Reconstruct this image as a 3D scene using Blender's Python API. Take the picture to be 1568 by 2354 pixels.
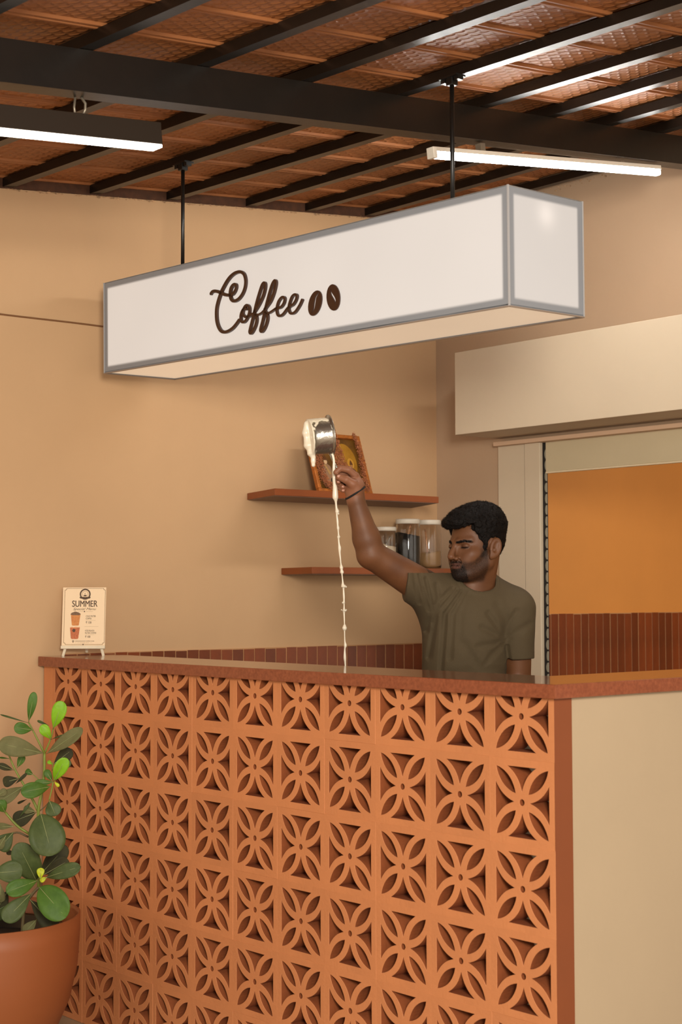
import bpy, bmesh, math, random
import numpy as np
from mathutils import Vector, Matrix
random.seed(7)
for _o in list(bpy.data.objects): bpy.data.objects.remove(_o, do_unlink=True)
SC = bpy.context.scene
COL = SC.collection
# ------------------------------------------------------------------ camera
# world: x along the breeze block counter front, y into the booth, z up, floor z = 0, left wall x = 0
FPX, YAW, PITCH, ROLL = 3575.589, 0.8612, 0.05383, -0.002783
CAM = np.array([4.6124, -2.6423, 1.3529])
def _basis():
    cy, sy, cp, sp, cr, sr = math.cos(YAW), math.sin(YAW), math.cos(PITCH), math.sin(PITCH), math.cos(ROLL), math.sin(ROLL)
    F = np.array([-sy*cp, cy*cp, sp]); r = np.array([cy, sy, 0.0]); u = np.cross(r, F)
    return r*cr+u*sr, -r*sr+u*cr, F
CR, CU, CF = _basis()
cam_d = bpy.data.cameras.new('camera'); cam = bpy.data.objects.new('camera', cam_d); COL.objects.link(cam)
M = Matrix(((CR[0], CU[0], -CF[0], CAM[0]), (CR[1], CU[1], -CF[1], CAM[1]), (CR[2], CU[2], -CF[2], CAM[2]), (0, 0, 0, 1)))
cam.matrix_world = M
cam_d.sensor_fit = 'HORIZONTAL'; cam_d.sensor_width = 24.0; cam_d.lens = FPX/1568*24.0
cam_d.clip_start = 0.05; cam_d.clip_end = 100
cam_d.dof.use_dof = True; cam_d.dof.focus_distance = 4.7; cam_d.dof.aperture_fstop = 6.3
SC.camera = cam
def at(px, py, Z):
    """point seen at pixel (px, py) of the photograph, Z metres in front of the camera"""
    return CAM + Z*(CF + (px-784)/FPX*CR - (py-1177)/FPX*CU)
# ------------------------------------------------------------------ light
W = bpy.data.worlds.new('world'); SC.world = W; W.use_nodes = True
bg = W.node_tree.nodes['Background']; bg.inputs[0].default_value = (1.0, 0.91, 0.80, 1); bg.inputs[1].default_value = 1.28
def area(name, loc, target, sx, sy, power, color):
    l = bpy.data.lights.new(name, 'AREA'); l.shape = 'RECTANGLE'; l.size = sx; l.size_y = sy; l.energy = power; l.color = color
    o = bpy.data.objects.new(name, l); COL.objects.link(o); o.location = loc
    o.rotation_euler = (Vector(target)-Vector(loc)).to_track_quat('-Z', 'Y').to_euler(); return o
area('shop_front_daylight', (5.5, -2.75, 2.05), (0.8, 0.6, 1.5), 0.7, 0.7, 120, (1.0, 0.91, 0.80))
area('back_room_fill', (1.7, 3.3, 2.75), (1.4, 3.2, 0.5), 0.6, 0.6, 15, (1.0, 0.86, 0.68))  # unseen fill light, added to brighten the ochre back room
SC.view_settings.view_transform = 'Standard'; SC.view_settings.look = 'None'
SC.view_settings.gamma = 1.0; SC.view_settings.use_curve_mapping = False
SC.view_settings.exposure = 0.66
# ------------------------------------------------------------------ helpers
def srgb(h):
    h = h.lstrip('#'); v = [int(h[i:i+2], 16)/255 for i in (0, 2, 4)]
    return tuple((c/12.92 if c <= 0.04045 else ((c+0.055)/1.055)**2.4) for c in v)
def mat(name, col, rough=0.6, var=0.0, vscale=6.0, bump=0.0, bscale=60.0, metal=0.0, emit=None, estr=0.0, coat=0.0, spec=0.5, col2=None, coords='Object', detail=6.0, stretch=None):
    m = bpy.data.materials.new(name); m.use_nodes = True; nt = m.node_tree; b = nt.nodes['Principled BSDF']
    if isinstance(col, str): col = srgb(col)
    b.inputs['Base Color'].default_value = (*col, 1); b.inputs['Roughness'].default_value = rough
    b.inputs['Metallic'].default_value = metal; b.inputs['Coat Weight'].default_value = coat
    b.inputs['Specular IOR Level'].default_value = spec
    if emit:
        if isinstance(emit, str): emit = srgb(emit)
        b.inputs['Emission Color'].default_value = (*emit, 1); b.inputs['Emission Strength'].default_value = estr
    tc = nt.nodes.new('ShaderNodeTexCoord'); src = tc.outputs[coords]
    if stretch:
        mp = nt.nodes.new('ShaderNodeMapping'); mp.inputs['Scale'].default_value = stretch
        nt.links.new(src, mp.inputs['Vector']); src = mp.outputs['Vector']
    if var or col2:
        n = nt.nodes.new('ShaderNodeTexNoise'); n.inputs['Scale'].default_value = vscale; n.inputs['Detail'].default_value = detail
        n.inputs['Roughness'].default_value = 0.6
        nt.links.new(src, n.inputs['Vector'])
        r = nt.nodes.new('ShaderNodeValToRGB'); r.color_ramp.elements[0].position = 0.3; r.color_ramp.elements[1].position = 0.7
        c2 = srgb(col2) if isinstance(col2, str) else col2
        if c2 is None: a = tuple(c*(1-var) for c in col); c = tuple(min(1, c*(1+var)) for c in col)
        else: a, c = col, c2
        r.color_ramp.elements[0].color = (*a, 1); r.color_ramp.elements[1].color = (*c, 1)
        nt.links.new(n.outputs['Fac'], r.inputs['Fac']); nt.links.new(r.outputs['Color'], b.inputs['Base Color'])
    if bump:
        n = nt.nodes.new('ShaderNodeTexNoise'); n.inputs['Scale'].default_value = bscale; n.inputs['Detail'].default_value = 5
        nt.links.new(src, n.inputs['Vector'])
        bp = nt.nodes.new('ShaderNodeBump'); bp.inputs['Strength'].default_value = bump; bp.inputs['Distance'].default_value = 0.004
        nt.links.new(n.outputs['Fac'], bp.inputs['Height']); nt.links.new(bp.outputs['Normal'], b.inputs['Normal'])
    return m
def objtint(m, amt=0.12):
    """small colour difference from one object to the next, as between fired tiles"""
    nt = m.node_tree; b = nt.nodes['Principled BSDF']
    oi = nt.nodes.new('ShaderNodeObjectInfo'); hs = nt.nodes.new('ShaderNodeHueSaturation')
    mr = nt.nodes.new('ShaderNodeMapRange'); mr.inputs['To Min'].default_value = 1-amt; mr.inputs['To Max'].default_value = 1+amt
    nt.links.new(oi.outputs['Random'], mr.inputs['Value']); nt.links.new(mr.outputs['Result'], hs.inputs['Value'])
    s = b.inputs['Base Color']
    if s.is_linked: nt.links.new(s.links[0].from_socket, hs.inputs['Color'])
    else: hs.inputs['Color'].default_value = s.default_value
    nt.links.new(hs.outputs['Color'], s); return m
def link(name, me, m=None, parent=None, smooth=False):
    o = bpy.data.objects.new(name, me); COL.objects.link(o)
    if m is not None and len(me.materials) == 0: me.materials.append(m)
    if parent is not None: o.parent = parent
    if smooth: me.polygons.foreach_set('use_smooth', [True]*len(me.polygons))
    return o
def bm_obj(name, bm, m=None, parent=None, smooth=False):
    me = bpy.data.meshes.new(name); bm.to_mesh(me); bm.free(); return link(name, me, m, parent, smooth)
def pyd(name, v, f, m=None, parent=None, smooth=False):
    me = bpy.data.meshes.new(name); me.from_pydata([tuple(map(float, a)) for a in v], [], f); me.update(); return link(name, me, m, parent, smooth)
def empty(name, loc=(0, 0, 0), rz=0.0):
    o = bpy.data.objects.new(name, None); COL.objects.link(o); o.location = loc; o.rotation_euler = (0, 0, rz); o.empty_display_size = 0.05; return o
def tag(o, label=None, cat=None, group=None, kind=None):
    if label: o['label'] = label
    if cat: o['category'] = cat
    if group: o['group'] = group
    if kind: o['kind'] = kind
    return o
def add_box(bm, x0, x1, y0, y1, z0, z1, bev=0.0, mtx=None):
    vs = [bm.verts.new((x, y, z)) for x in (x0, x1) for y in (y0, y1) for z in (z0, z1)]
    f = [(0, 1, 3, 2), (4, 6, 7, 5), (0, 4, 5, 1), (2, 3, 7, 6), (0, 2, 6, 4), (1, 5, 7, 3)]
    fs = [bm.faces.new([vs[i] for i in q]) for q in f]
    if mtx is not None:
        for v in vs: v.co = mtx @ v.co
    if bev > 0:
        es = list({e for q in fs for e in q.edges})
        bmesh.ops.bevel(bm, geom=es, offset=bev, segments=2, profile=0.5, affect='EDGES')
    return bm
def boxo(name, dims, m, parent=None, bev=0.0, mtx=None):
    bm = bmesh.new(); add_box(bm, *dims, bev=bev, mtx=mtx); bmesh.ops.recalc_face_normals(bm, faces=bm.faces); return bm_obj(name, bm, m, parent)
def lathe(name, prof, m, parent=None, seg=48, loc=(0, 0, 0)):
    v, f = [], []
    n = len(prof)
    for i in range(seg):
        a = 2*math.pi*i/seg
        for r, z in prof: v.append((loc[0]+r*math.cos(a), loc[1]+r*math.sin(a), loc[2]+z))
    for i in range(seg):
        j = (i+1) % seg
        for k in range(n-1): f.append((i*n+k, j*n+k, j*n+k+1, i*n+k+1))
    me = bpy.data.meshes.new(name); me.from_pydata(v, [], f); bm = bmesh.new(); bm.from_mesh(me)
    bmesh.ops.remove_doubles(bm, verts=bm.verts, dist=1e-5); bmesh.ops.recalc_face_normals(bm, faces=bm.faces); bm.to_mesh(me); bm.free()
    return link(name, me, m, parent, True)
def catmull(pts, n=6):
    P = [np.array(p, float) for p in pts]; P = [2*P[0]-P[1]]+P+[2*P[-1]-P[-2]]; out = []
    for i in range(1, len(P)-2):
        for k in range(n):
            t = k/n; a, b, c, d = P[i-1], P[i], P[i+1], P[i+2]
            out.append(0.5*((2*b)+(-a+c)*t+(2*a-5*b+4*c-d)*t*t+(-a+3*b-3*c+d)*t**3))
    out.append(P[-2]); return out
def tube_vf(pts, rad, seg=8):
    """closed tube through pts; rad scalar or list"""
    P = [np.array(p, float) for p in pts]; n = len(P); R = rad if hasattr(rad, '__len__') else [rad]*n
    v, f = [], []; up = np.array([0, 0, 1.0]); prev = None
    for i in range(n):
        t = P[min(i+1, n-1)]-P[max(i-1, 0)]; t = t/(np.linalg.norm(t)+1e-12)
        if prev is None:
            a = np.cross(t, up)
            if np.linalg.norm(a) < 0.1: a = np.cross(t, [1, 0, 0])
        else: a = prev-t*np.dot(prev, t)
        a = a/(np.linalg.norm(a)+1e-12); prev = a; b = np.cross(t, a)
        for k in range(seg):
            an = 2*math.pi*k/seg; v.append(P[i]+R[i]*(math.cos(an)*a+math.sin(an)*b))
    for i in range(n-1):
        for k in range(seg):
            l = (k+1) % seg; f.append((i*seg+k, i*seg+l, (i+1)*seg+l, (i+1)*seg+k))
    f.append(tuple(range(seg))[::-1]); f.append(tuple((n-1)*seg+k for k in range(seg)))
    return v, f
def tubeo(name, pts, rad, m, parent=None, seg=8):
    v, f = tube_vf(pts, rad, seg); return pyd(name, v, f, m, parent, True)
def poly2d(name, loops, depth, m, parent=None, bev=0.0, mtx=None):
    """flat shape with holes, extruded depth along local z, via a 2D curve"""
    cu = bpy.data.curves.new(name, 'CURVE'); cu.dimensions = '2D'; cu.fill_mode = 'BOTH'; cu.extrude = depth/2; cu.bevel_depth = bev; cu.bevel_resolution = 0
    for L in loops:
        s = cu.splines.new('POLY'); s.points.add(len(L)-1)
        for p, q in zip(s.points, L): p.co = (q[0], q[1], 0, 1)
        s.use_cyclic_u = True
    t = bpy.data.objects.new('tmp', cu); COL.objects.link(t); dg = bpy.context.evaluated_depsgraph_get(); dg.update()
    me = bpy.data.meshes.new_from_object(t.evaluated_get(dg)); bpy.data.objects.remove(t); bpy.data.curves.remove(cu)
    if mtx is not None: me.transform(mtx)
    me.materials.clear(); me.name = name; me.polygons.foreach_set('use_smooth', [False]*len(me.polygons))
    return me if m is None else link(name, me, m, parent)
def text_mesh(s, size, sx=1.0, shear=0.0, extr=0.0004, align='CENTER', off=0.0, space=1.0):
    cu = bpy.data.curves.new('t', 'FONT'); cu.body = s; cu.size = size; cu.shear = shear; cu.extrude = extr; cu.align_x = align; cu.offset = off; cu.space_character = space
    t = bpy.data.objects.new('tmp', cu); COL.objects.link(t); dg = bpy.context.evaluated_depsgraph_get(); dg.update()
    me = bpy.data.meshes.new_from_object(t.evaluated_get(dg)); bpy.data.objects.remove(t); bpy.data.curves.remove(cu)
    me.transform(Matrix.Diagonal((sx, 1, 1, 1))); me.materials.clear(); return me
def frame_mtx(o, u, v, w):
    return Matrix(((u[0], v[0], w[0], o[0]), (u[1], v[1], w[1], o[1]), (u[2], v[2], w[2], o[2]), (0, 0, 0, 1)))
# ------------------------------------------------------------------ materials
M_WALL = mat('wall_paint', '#C39F77', 0.75, var=0.035, vscale=1.6, bump=0.12, bscale=25)
M_WALL2 = mat('booth_paint', '#B2977B', 0.75, var=0.03, vscale=1.8, bump=0.12, bscale=25)
M_CREAM = mat('cream_panel', '#C9B9A0', 0.55, var=0.03, vscale=3, bump=0.06, bscale=30)
M_ORANGE = mat('ochre_paint', '#C8863E', 0.7, var=0.05, vscale=2.2, bump=0.1, bscale=30)
M_FLOOR = mat('cement_floor', '#A08C72', 0.6, var=0.15, vscale=4, bump=0.2)
M_STEEL = mat('black_steel', '#130E09', 0.33, var=0.25, vscale=9, bump=0.1, bscale=40)
M_TERRA = mat('terracotta_block', '#C27C4C', 0.7, var=0.06, vscale=9, bump=0.25, bscale=90)
M_CTILE = objtint(mat('terracotta_ceiling', '#9C6235', 0.62, var=0.12, vscale=7, bump=0.0), 0.12)
M_WTILE = objtint(mat('glazed_tile', '#6E3314', 0.42, var=0.28, vscale=9, bump=0.25, bscale=30), 0.25)
M_GROUT = mat('grout', '#B08458', 0.85, var=0.1)
M_SLAB = mat('polished_slab', '#8E4C31', 0.13, var=0.0, col2='#753A23', vscale=110, coat=0.35, detail=10)
M_SHELF = mat('shelf_board', '#84400F', 0.45, var=0.06, vscale=10)
M_DARK = mat('dark_gap', '#17110C', 0.8)
M_WHITEP = mat('white_plastic', '#D9D2C4', 0.4)
M_GREY = mat('grey_metal', '#8E8474', 0.4, metal=0.6)
STROKES={'C':([(0.5961,0.1863),(0.604,0.1935),(0.6164,0.1951),(0.632,0.1919),(0.6497,0.1855),(0.6694,0.1772),(0.6891,0.1732),(0.7066,0.1739),(0.7175,0.1806),(0.7241,0.1905),(0.7242,0.1986),(0.7182,0.2021),(0.708,0.2001),(0.6992,0.1925),(0.6953,0.1808),(0.6957,0.1699),(0.6999,0.1599),(0.7107,0.1527),(0.7237,0.1521),(0.7389,0.1569),(0.754,0.1677),(0.7649,0.1824),(0.7698,0.1991),(0.7685,0.214),(0.7622,0.227),(0.7505,0.2347),(0.7377,0.2374),(0.7182,0.2359),(0.6985,0.2292),(0.6809,0.218),(0.6653,0.2038),(0.6519,0.1893),(0.6429,0.1754),(0.6338,0.1588),(0.6274,0.1419),(0.6256,0.1229),(0.6276,0.1021),(0.6352,0.0835),(0.6483,0.069),(0.6659,0.0629),(0.6857,0.0641),(0.7075,0.0711),(0.7272,0.0836),(0.7403,0.0942)],0.0047),'o':([(0.7748,0.1182),(0.7653,0.1234),(0.7545,0.118),(0.7469,0.1069),(0.7456,0.0949),(0.7498,0.0857),(0.7594,0.0825),(0.7701,0.0866),(0.7809,0.0974),(0.7874,0.1099),(0.7865,0.1234),(0.7771,0.1313),(0.7664,0.1286),(0.7581,0.1189),(0.7555,0.1085),(0.7618,0.101),(0.7745,0.0961),(0.7894,0.0977),(0.8043,0.1039)],0.004),'f1':([(0.8064,0.1036),(0.8212,0.1151),(0.8381,0.1315),(0.853,0.1508),(0.8615,0.1708),(0.8621,0.1839),(0.8565,0.1876),(0.8471,0.1807),(0.8343,0.1585),(0.8214,0.1323),(0.8106,0.1058),(0.7998,0.0805),(0.79,0.0576),(0.7882,0.0492),(0.794,0.0449),(0.8036,0.0507),(0.8154,0.0654),(0.8212,0.0806),(0.8199,0.0927),(0.8137,0.1014)],0.0042),'g1':([(0.8105,0.1005),(0.8189,0.0971),(0.8315,0.0966),(0.8461,0.1001),(0.8555,0.1056)],0.003),'f2':([(0.8555,0.1056),(0.8701,0.1163),(0.8878,0.1305),(0.9024,0.1522),(0.9108,0.1734),(0.9114,0.1838),(0.9063,0.1873),(0.8956,0.178),(0.884,0.1573),(0.8713,0.13),(0.8607,0.1049),(0.8499,0.0759),(0.8403,0.0545),(0.8398,0.0473),(0.8464,0.0443),(0.858,0.0525),(0.8685,0.0684),(0.8724,0.0824),(0.8698,0.0933),(0.8627,0.102)],0.0042),'g2':([(0.8606,0.101),(0.8688,0.0963),(0.8812,0.0958),(0.8977,0.1004),(0.9141,0.1062)],0.003),'e':([(0.9048,0.1029),(0.9165,0.1043),(0.934,0.1059),(0.9472,0.1154),(0.9517,0.128),(0.946,0.1339),(0.9358,0.1328),(0.924,0.124),(0.9166,0.1099),(0.9149,0.097),(0.9197,0.0851),(0.9308,0.0804),(0.9453,0.0848),(0.9628,0.0976),(0.9772,0.1033),(0.9902,0.1072),(1.0017,0.1178),(1.0061,0.1293),(0.9991,0.1345),(0.9862,0.1309),(0.976,0.1174),(0.9701,0.1032),(0.9699,0.093),(0.9756,0.0843),(0.9861,0.0808),(0.9998,0.0847),(1.017,0.0992),(1.0262,0.1101),(1.0314,0.1177)],0.0036)}
BEAN_A=[(1.1122,0.0951),(1.1141,0.1043),(1.114,0.1131),(1.1119,0.1209),(1.1079,0.1272),(1.1024,0.1316),(1.0957,0.1337),(1.0882,0.1334),(1.0804,0.1308),(1.0729,0.126),(1.0662,0.1193),(1.0608,0.1111),(1.057,0.1021),(1.0551,0.0928),(1.0552,0.084),(1.0573,0.0761),(1.0613,0.0698),(1.0669,0.0654),(1.0737,0.0634),(1.0812,0.0637),(1.089,0.0664),(1.0964,0.0713),(1.1031,0.078),(1.1084,0.0862)]
BEAN_B=[(1.1901,0.1012),(1.1888,0.111),(1.1856,0.1204),(1.1809,0.1287),(1.175,0.1355),(1.1681,0.1401),(1.1609,0.1424),(1.1538,0.142),(1.1473,0.1392),(1.1417,0.134),(1.1377,0.1268),(1.1353,0.118),(1.1347,0.1084),(1.1361,0.0985),(1.1393,0.089),(1.1441,0.0807),(1.1501,0.074),(1.157,0.0694),(1.1642,0.0672),(1.1713,0.0676),(1.1778,0.0706),(1.1832,0.0758),(1.1873,0.083),(1.1896,0.0917)]
SLIT_A=[(1.1038, 0.1266), (1.0894, 0.1157), (1.0836, 0.1), (1.0798, 0.084), (1.0685, 0.0699)]
SLIT_B=[(1.1524, 0.1301), (1.1547, 0.1181), (1.1655, 0.104), (1.1708, 0.0944), (1.1712, 0.0853)]
# ------------------------------------------------------------------ large structure
YB = 1.842                      # back wall of the booth
def roof(x, y): return 2.731+0.098*y+0.012*x
floor = boxo('floor', (-0.15, 9, -7, 5, -0.1, 0.0), M_FLOOR); tag(floor, kind='structure')
def roof_top(x, y): return roof(x, y)+0.06
# left wall, painted plaster (booth side greyer) and its ochre continuation beyond the back wall
def wall_poly(name, y0, y1, m, x0=-0.15, x1=0.0, h=0.0, z0=0.0):
    bm = bmesh.new(); vs = []
    for x in (x0, x1):
        for y, z in ((y0, z0), (y1, z0), (y1, roof(0, y1)+h), (y0, roof(0, y0)+h)): vs.append(bm.verts.new((x, y, z)))
    for q in ((0, 1, 2, 3), (7, 6, 5, 4), (0, 4, 5, 1), (1, 5, 6, 2), (2, 6, 7, 3), (3, 7, 4, 0)): bm.faces.new([vs[i] for i in q])
    bmesh.ops.recalc_face_normals(bm, faces=bm.faces); return bm_obj(name, bm, m)
wl = tag(wall_poly('wall_left', -3.6, YB+0.006, M_WALL, h=0.055), kind='structure')
wf = tag(wall_poly('wall_far_left', YB+0.006, 5.0, M_ORANGE), kind='structure')
# back wall with the doorway
DX0, DX1, DZ = 0.594, 1.62, 1.947
bm = bmesh.new()
def rb(x0, x1, z0, z1f, z1g):
    vs = []
    for y in (YB, YB+0.012):
        for x, z in ((x0, z0), (x1, z0), (x1, z1g), (x0, z1f)): vs.append(bm.verts.new((x, y, z)))
    for q in ((0, 1, 2, 3), (7, 6, 5, 4), (0, 4, 5, 1), (1, 5, 6, 2), (2, 6, 7, 3), (3, 7, 4, 0)): bm.faces.new([vs[i] for i in q])
rb(-0.15, DX0, 0, roof(-0.15, YB)+0.055, roof(DX0, YB)+0.055); rb(DX0, DX1, DZ, roof(DX0, YB)+0.055, roof(DX1, YB)+0.055); rb(DX1, 4.2, 0, roof(DX1, YB)+0.055, roof(4.2, YB)+0.055)
bmesh.ops.recalc_face_normals(bm, faces=bm.faces)
wb = tag(bm_obj('wall_back', bm, M_WALL2), kind='structure')
# far room: end wall and its ceiling so that the ochre room is closed
far = tag(boxo('wall_far', (-0.15, 4.2, 4.6, 4.75, 0, 3.2), M_ORANGE), kind='structure')
# door frame: flush cream boards left of the opening, shutter head across it
door = tag(empty('door_1', (DX0, YB, 0)), kind='structure')
def dpart(name, d, m, bev=0.0015): o = boxo(name, d, m, None, bev); o.parent = door; o.matrix_parent_inverse = Matrix.Translation((-DX0, -YB, 0)); return o
dpart('jamb_board', (0.36, 0.500, YB-0.012, YB, 0, 1.945), M_CREAM)
dpart('door_jamb', (0.507, 0.585, YB-0.018, YB, 0, 1.945), M_CREAM)
dpart('shutter_head', (0.604, DX1, YB-0.004, YB+0.008, 1.827, 1.95), mat('head_board', '#C2B494', 0.5, var=0.04, vscale=4))
dpart('head_lip', (0.604, DX1, YB-0.006, YB+0.010, 1.820, 1.827), mat('lip', '#D8C8A8', 0.5))
dpart('guide_channel', (0.585, 0.604, YB-0.001, YB+0.008, 0, 1.945), M_DARK)
v, f = [], []
for k in range(40):                               # worn grey lip of the shutter guide, scalloped
    z0 = 0.2+k*0.043; rr = random.uniform(0.6, 1.0)
    b0 = len(v); zz = 8
    for i in range(zz+1):
        t = i/zz; w = 0.0035+0.007*rr*math.sin(math.pi*t)**0.7
        for yy in (YB-0.003, YB+0.001): v += [(0.606, yy, z0+0.036*t), (0.606-w, yy, z0+0.036*t)]
    for i in range(zz):
        a = b0+4*i; f += [(a, a+1, a+5, a+4), (a+2, a+6, a+7, a+3), (a+1, a+3, a+7, a+5), (a, a+4, a+6, a+2)]
g = pyd('guide_lip', v, f, mat('worn_grey', '#8B8674', 0.5)); g.parent = door; g.matrix_parent_inverse = Matrix.Translation((-DX0, -YB, 0)); tag(g, kind='stuff')
# boxed-in shutter housing and the strip under it
hb = tag(boxo('trim_1', (0.36, 2.6, YB-0.25, YB, 1.972, 2.292), M_CREAM, bev=0.002), kind='structure')
hs = tag(boxo('trim_2', (0.366, 2.6, YB-0.045, YB-0.0, 1.940, 1.956), mat('strip_paint', '#C9A98C', 0.6), bev=0.001), kind='structure')
# ceiling: sheet behind the tiles, purlins, main beam, terracotta tiles
ceil = empty('ceiling', (0, 0, 0)); tag(ceil, kind='structure')
def quad_slab(name, x0, x1, y0, y1, za, zb, m, parent):
    v = [(x, y, roof(x, y)+z) for z in (za, zb) for x, y in ((x0, y0), (x1, y0), (x1, y1), (x0, y1))]
    f = [(3, 2, 1, 0), (4, 5, 6, 7), (0, 1, 5, 4), (1, 2, 6, 5), (2, 3, 7, 6), (3, 0, 4, 7)]
    return pyd(name, v, f, m, parent)
quad_slab('roof_sheet', -0.15, 6.6, -5.2, 4.75, 0.062, 0.09, M_DARK, ceil)
PL = [(-1.54, -1.40), (-1.19, -1.05), (-0.86, -0.71), (-0.52, -0.365), (-0.167, -0.023), (0.168, 0.326), (0.488, 0.655), (0.846, 0.952), (1.134, 1.229), (1.443, 1.495), (1.725, 1.80)]
PW, PH = 0.040, 0.030
def pyl(k, x): a, b = PL[k]; return a+(b-a)*x/1.4
XE = 3.3
for k in range(len(PL)):
    x1 = XE if k < len(PL)-1 else 1.5
    v = []
    for z in (0.0, PH):
        for x, dy in ((0.0, 0), (x1, 0), (x1, PW), (0.0, PW)):
            y = pyl(k, x)+dy; v.append((x, min(y, YB-0.002), roof(x, y)+z))
    pyd('purlin', v, [(3, 2, 1, 0), (4, 5, 6, 7), (0, 1, 5, 4), (1, 2, 6, 5), (2, 3, 7, 6), (3, 0, 4, 7)], M_STEEL, ceil)
# main beam, a rectangular tube under the purlins
v = []
for z in (-0.112, -0.001):
    for x, y in ((1.312, -2.6), (1.372, -2.6), (1.372+0.025*4.4/2, YB), (1.312+0.025*4.4/2, YB)): v.append((x, y, roof(x, y)+z*(1 if y < 0 else 0.86)))
pyd('beam', v, [(3, 2, 1, 0), (4, 5, 6, 7), (0, 1, 5, 4), (1, 2, 6, 5), (2, 3, 7, 6), (3, 0, 4, 7)], M_STEEL, ceil)
# tile surface: fish-scale relief made with a bump
def scale_bump(m, cols=6.5, rows=12.0, lx=0.21, ly=0.30):
    nt = m.node_tree; b = nt.nodes['Principled BSDF']; N = nt.nodes.new
    def math_(op, a, b_=None, c=None):
        n = N('ShaderNodeMath'); n.operation = op
        for i, q in enumerate((a, b_, c)):
            if q is None: continue
            if isinstance(q, (int, float)): n.inputs[i].default_value = q
            else: nt.links.new(q, n.inputs[i])
        return n.outputs[0]
    tc = N('ShaderNodeTexCoord'); sp = N('ShaderNodeSeparateXYZ'); nt.links.new(tc.outputs['UV'], sp.inputs[0])
    X, Y = sp.outputs[0], sp.outputs[1]
    ry = math_('MULTIPLY', Y, rows); par = math_('MULTIPLY', math_('MODULO', math_('FLOOR', ry), 2.0), 0.5)
    fx = math_('SUBTRACT', math_('FRACT', math_('ADD', math_('MULTIPLY', X, cols), par)), 0.5); fy = math_('FRACT', ry)
    d = math_('SQRT', math_('ADD', math_('MULTIPLY', fx, fx), math_('MULTIPLY', math_('MULTIPLY', fy, fy), 0.55)))
    h = math_('MAXIMUM', math_('SUBTRACT', 1.0, math_('MULTIPLY', math_('ABSOLUTE', math_('SUBTRACT', d, 0.47)), 5.0)), 0.0)
    bp = N('ShaderNodeBump'); bp.inputs['Strength'].default_value = 1.0; bp.inputs['Distance'].default_value = 0.004
    nt.links.new(h, bp.inputs['Height']); nt.links.new(bp.outputs['Normal'], b.inputs['Normal'])
M_SCALE = objtint(mat('terracotta_scales', '#9C6235', 0.55, var=0.12, vscale=7), 0.12); scale_bump(M_SCALE)
TX = 0.21
for k in range(len(PL)-1):
    for i in range(15):
        x0, x1 = i*TX+0.0012, (i+1)*TX-0.0012
        if k == len(PL)-2 and x0 > 1.5: continue
        dz = random.uniform(-0.0015, 0.0015)
        cx = (x0+x1)/2; cy = (pyl(k, cx)+PW+pyl(k+1, cx))/2; O = Vector((cx, cy, roof(cx, cy)+PH+dz))
        v, uv = [], []
        # bottom face strips in x: rim | ridge | field | ridge | rim, ridges proud (lower z)
        xs = [(x0, 0.006), (x0+0.004, 0.0), (x0+0.011, 0.0), (x0+0.015, 0.007), (x1-0.015, 0.007), (x1-0.011, 0.0), (x1-0.004, 0.0), (x1, 0.006)]
        for x, z in xs:
            for s in (0, 1):
                y = (pyl(k, x)+PW*0.4) if s == 0 else pyl(k+1, x)+0.012
                y = min(y, YB-0.001)
                v.append((x-O.x, y-O.y, roof(x, y)+PH+dz+z-O.z)); uv.append(((x-x0)/TX, s))
        n = len(v)
        for x in (x0, x1):
            for s in (0, 1):
                y = (pyl(k, x)+PW*0.4) if s == 0 else min(pyl(k+1, x)+0.012, YB-0.001)
                v.append((x-O.x, y-O.y, roof(x, y)+PH+dz+0.02-O.z)); uv.append(((x-x0)/TX, s))
        f = [(2*j, 2*j+1, 2*j+3, 2*j+2) for j in range(7)]+[(n, n+2, n+3, n+1), (0, n, n+1, 1), (14, 15, n+3, n+2)]
        me = bpy.data.meshes.new('ceiling_tile'); me.from_pydata(v, [], f)
        me.materials.append(M_CTILE); me.materials.append(M_SCALE); me.polygons[3].material_index = 1
        ul = me.uv_layers.new(name='UVMap')
        for lp in me.loops: ul.data[lp.index].uv = uv[lp.vertex_index]
        o = link('ceiling_tile', me, None, ceil); o.location = O
# ragged mortar along the top of the walls
v, f = [], []
def crumb(c, r):
    b0 = len(v)
    for dx, dy, dz_ in ((1, 0, 0), (-1, 0, 0), (0, 1, 0), (0, -1, 0), (0, 0, 1), (0, 0, -1)):
        q = r*random.uniform(0.5, 1.2); v.append((c[0]+dx*q*0.6, c[1]+dy*q*1.5, c[2]+dz_*q*0.7))
    f.extend([(b0+a, b0+b, b0+c_) for a, b, c_ in ((0, 2, 4), (2, 1, 4), (1, 3, 4), (3, 0, 4), (2, 0, 5), (1, 2, 5), (3, 1, 5), (0, 3, 5))])
for i in range(420):
    y = random.uniform(-0.6, YB); crumb((0.003, y, roof(0, y)-random.uniform(0.0, 0.010)), random.uniform(0.002, 0.006))
for i in range(120):
    x = random.uniform(0.4, 1.5); crumb((x, YB-0.003, roof(x, YB)-random.uniform(-0.004, 0.012)), random.uniform(0.002, 0.005))
tag(pyd('mortar_crumb', v, f, mat('old_mortar', '#B69470', 0.9, var=0.5, vscale=40), wl), kind='stuff')
v = [(x, y, roof(0, y)+z) for x in (0.0, 0.006) for y, z in ((-2.0, -0.004), (YB, -0.004), (YB, 0.034), (-2.0, 0.034))]  # strip along the wall top, its dark brown paints in the shade there
pyd('wall_top_shade', v, [(0, 1, 2, 3), (7, 6, 5, 4), (0, 4, 5, 1), (1, 5, 6, 2), (2, 6, 7, 3), (3, 7, 4, 0)], mat('shade_brown', '#4A2C18', 0.85, var=0.3, vscale=40), wl)
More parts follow.
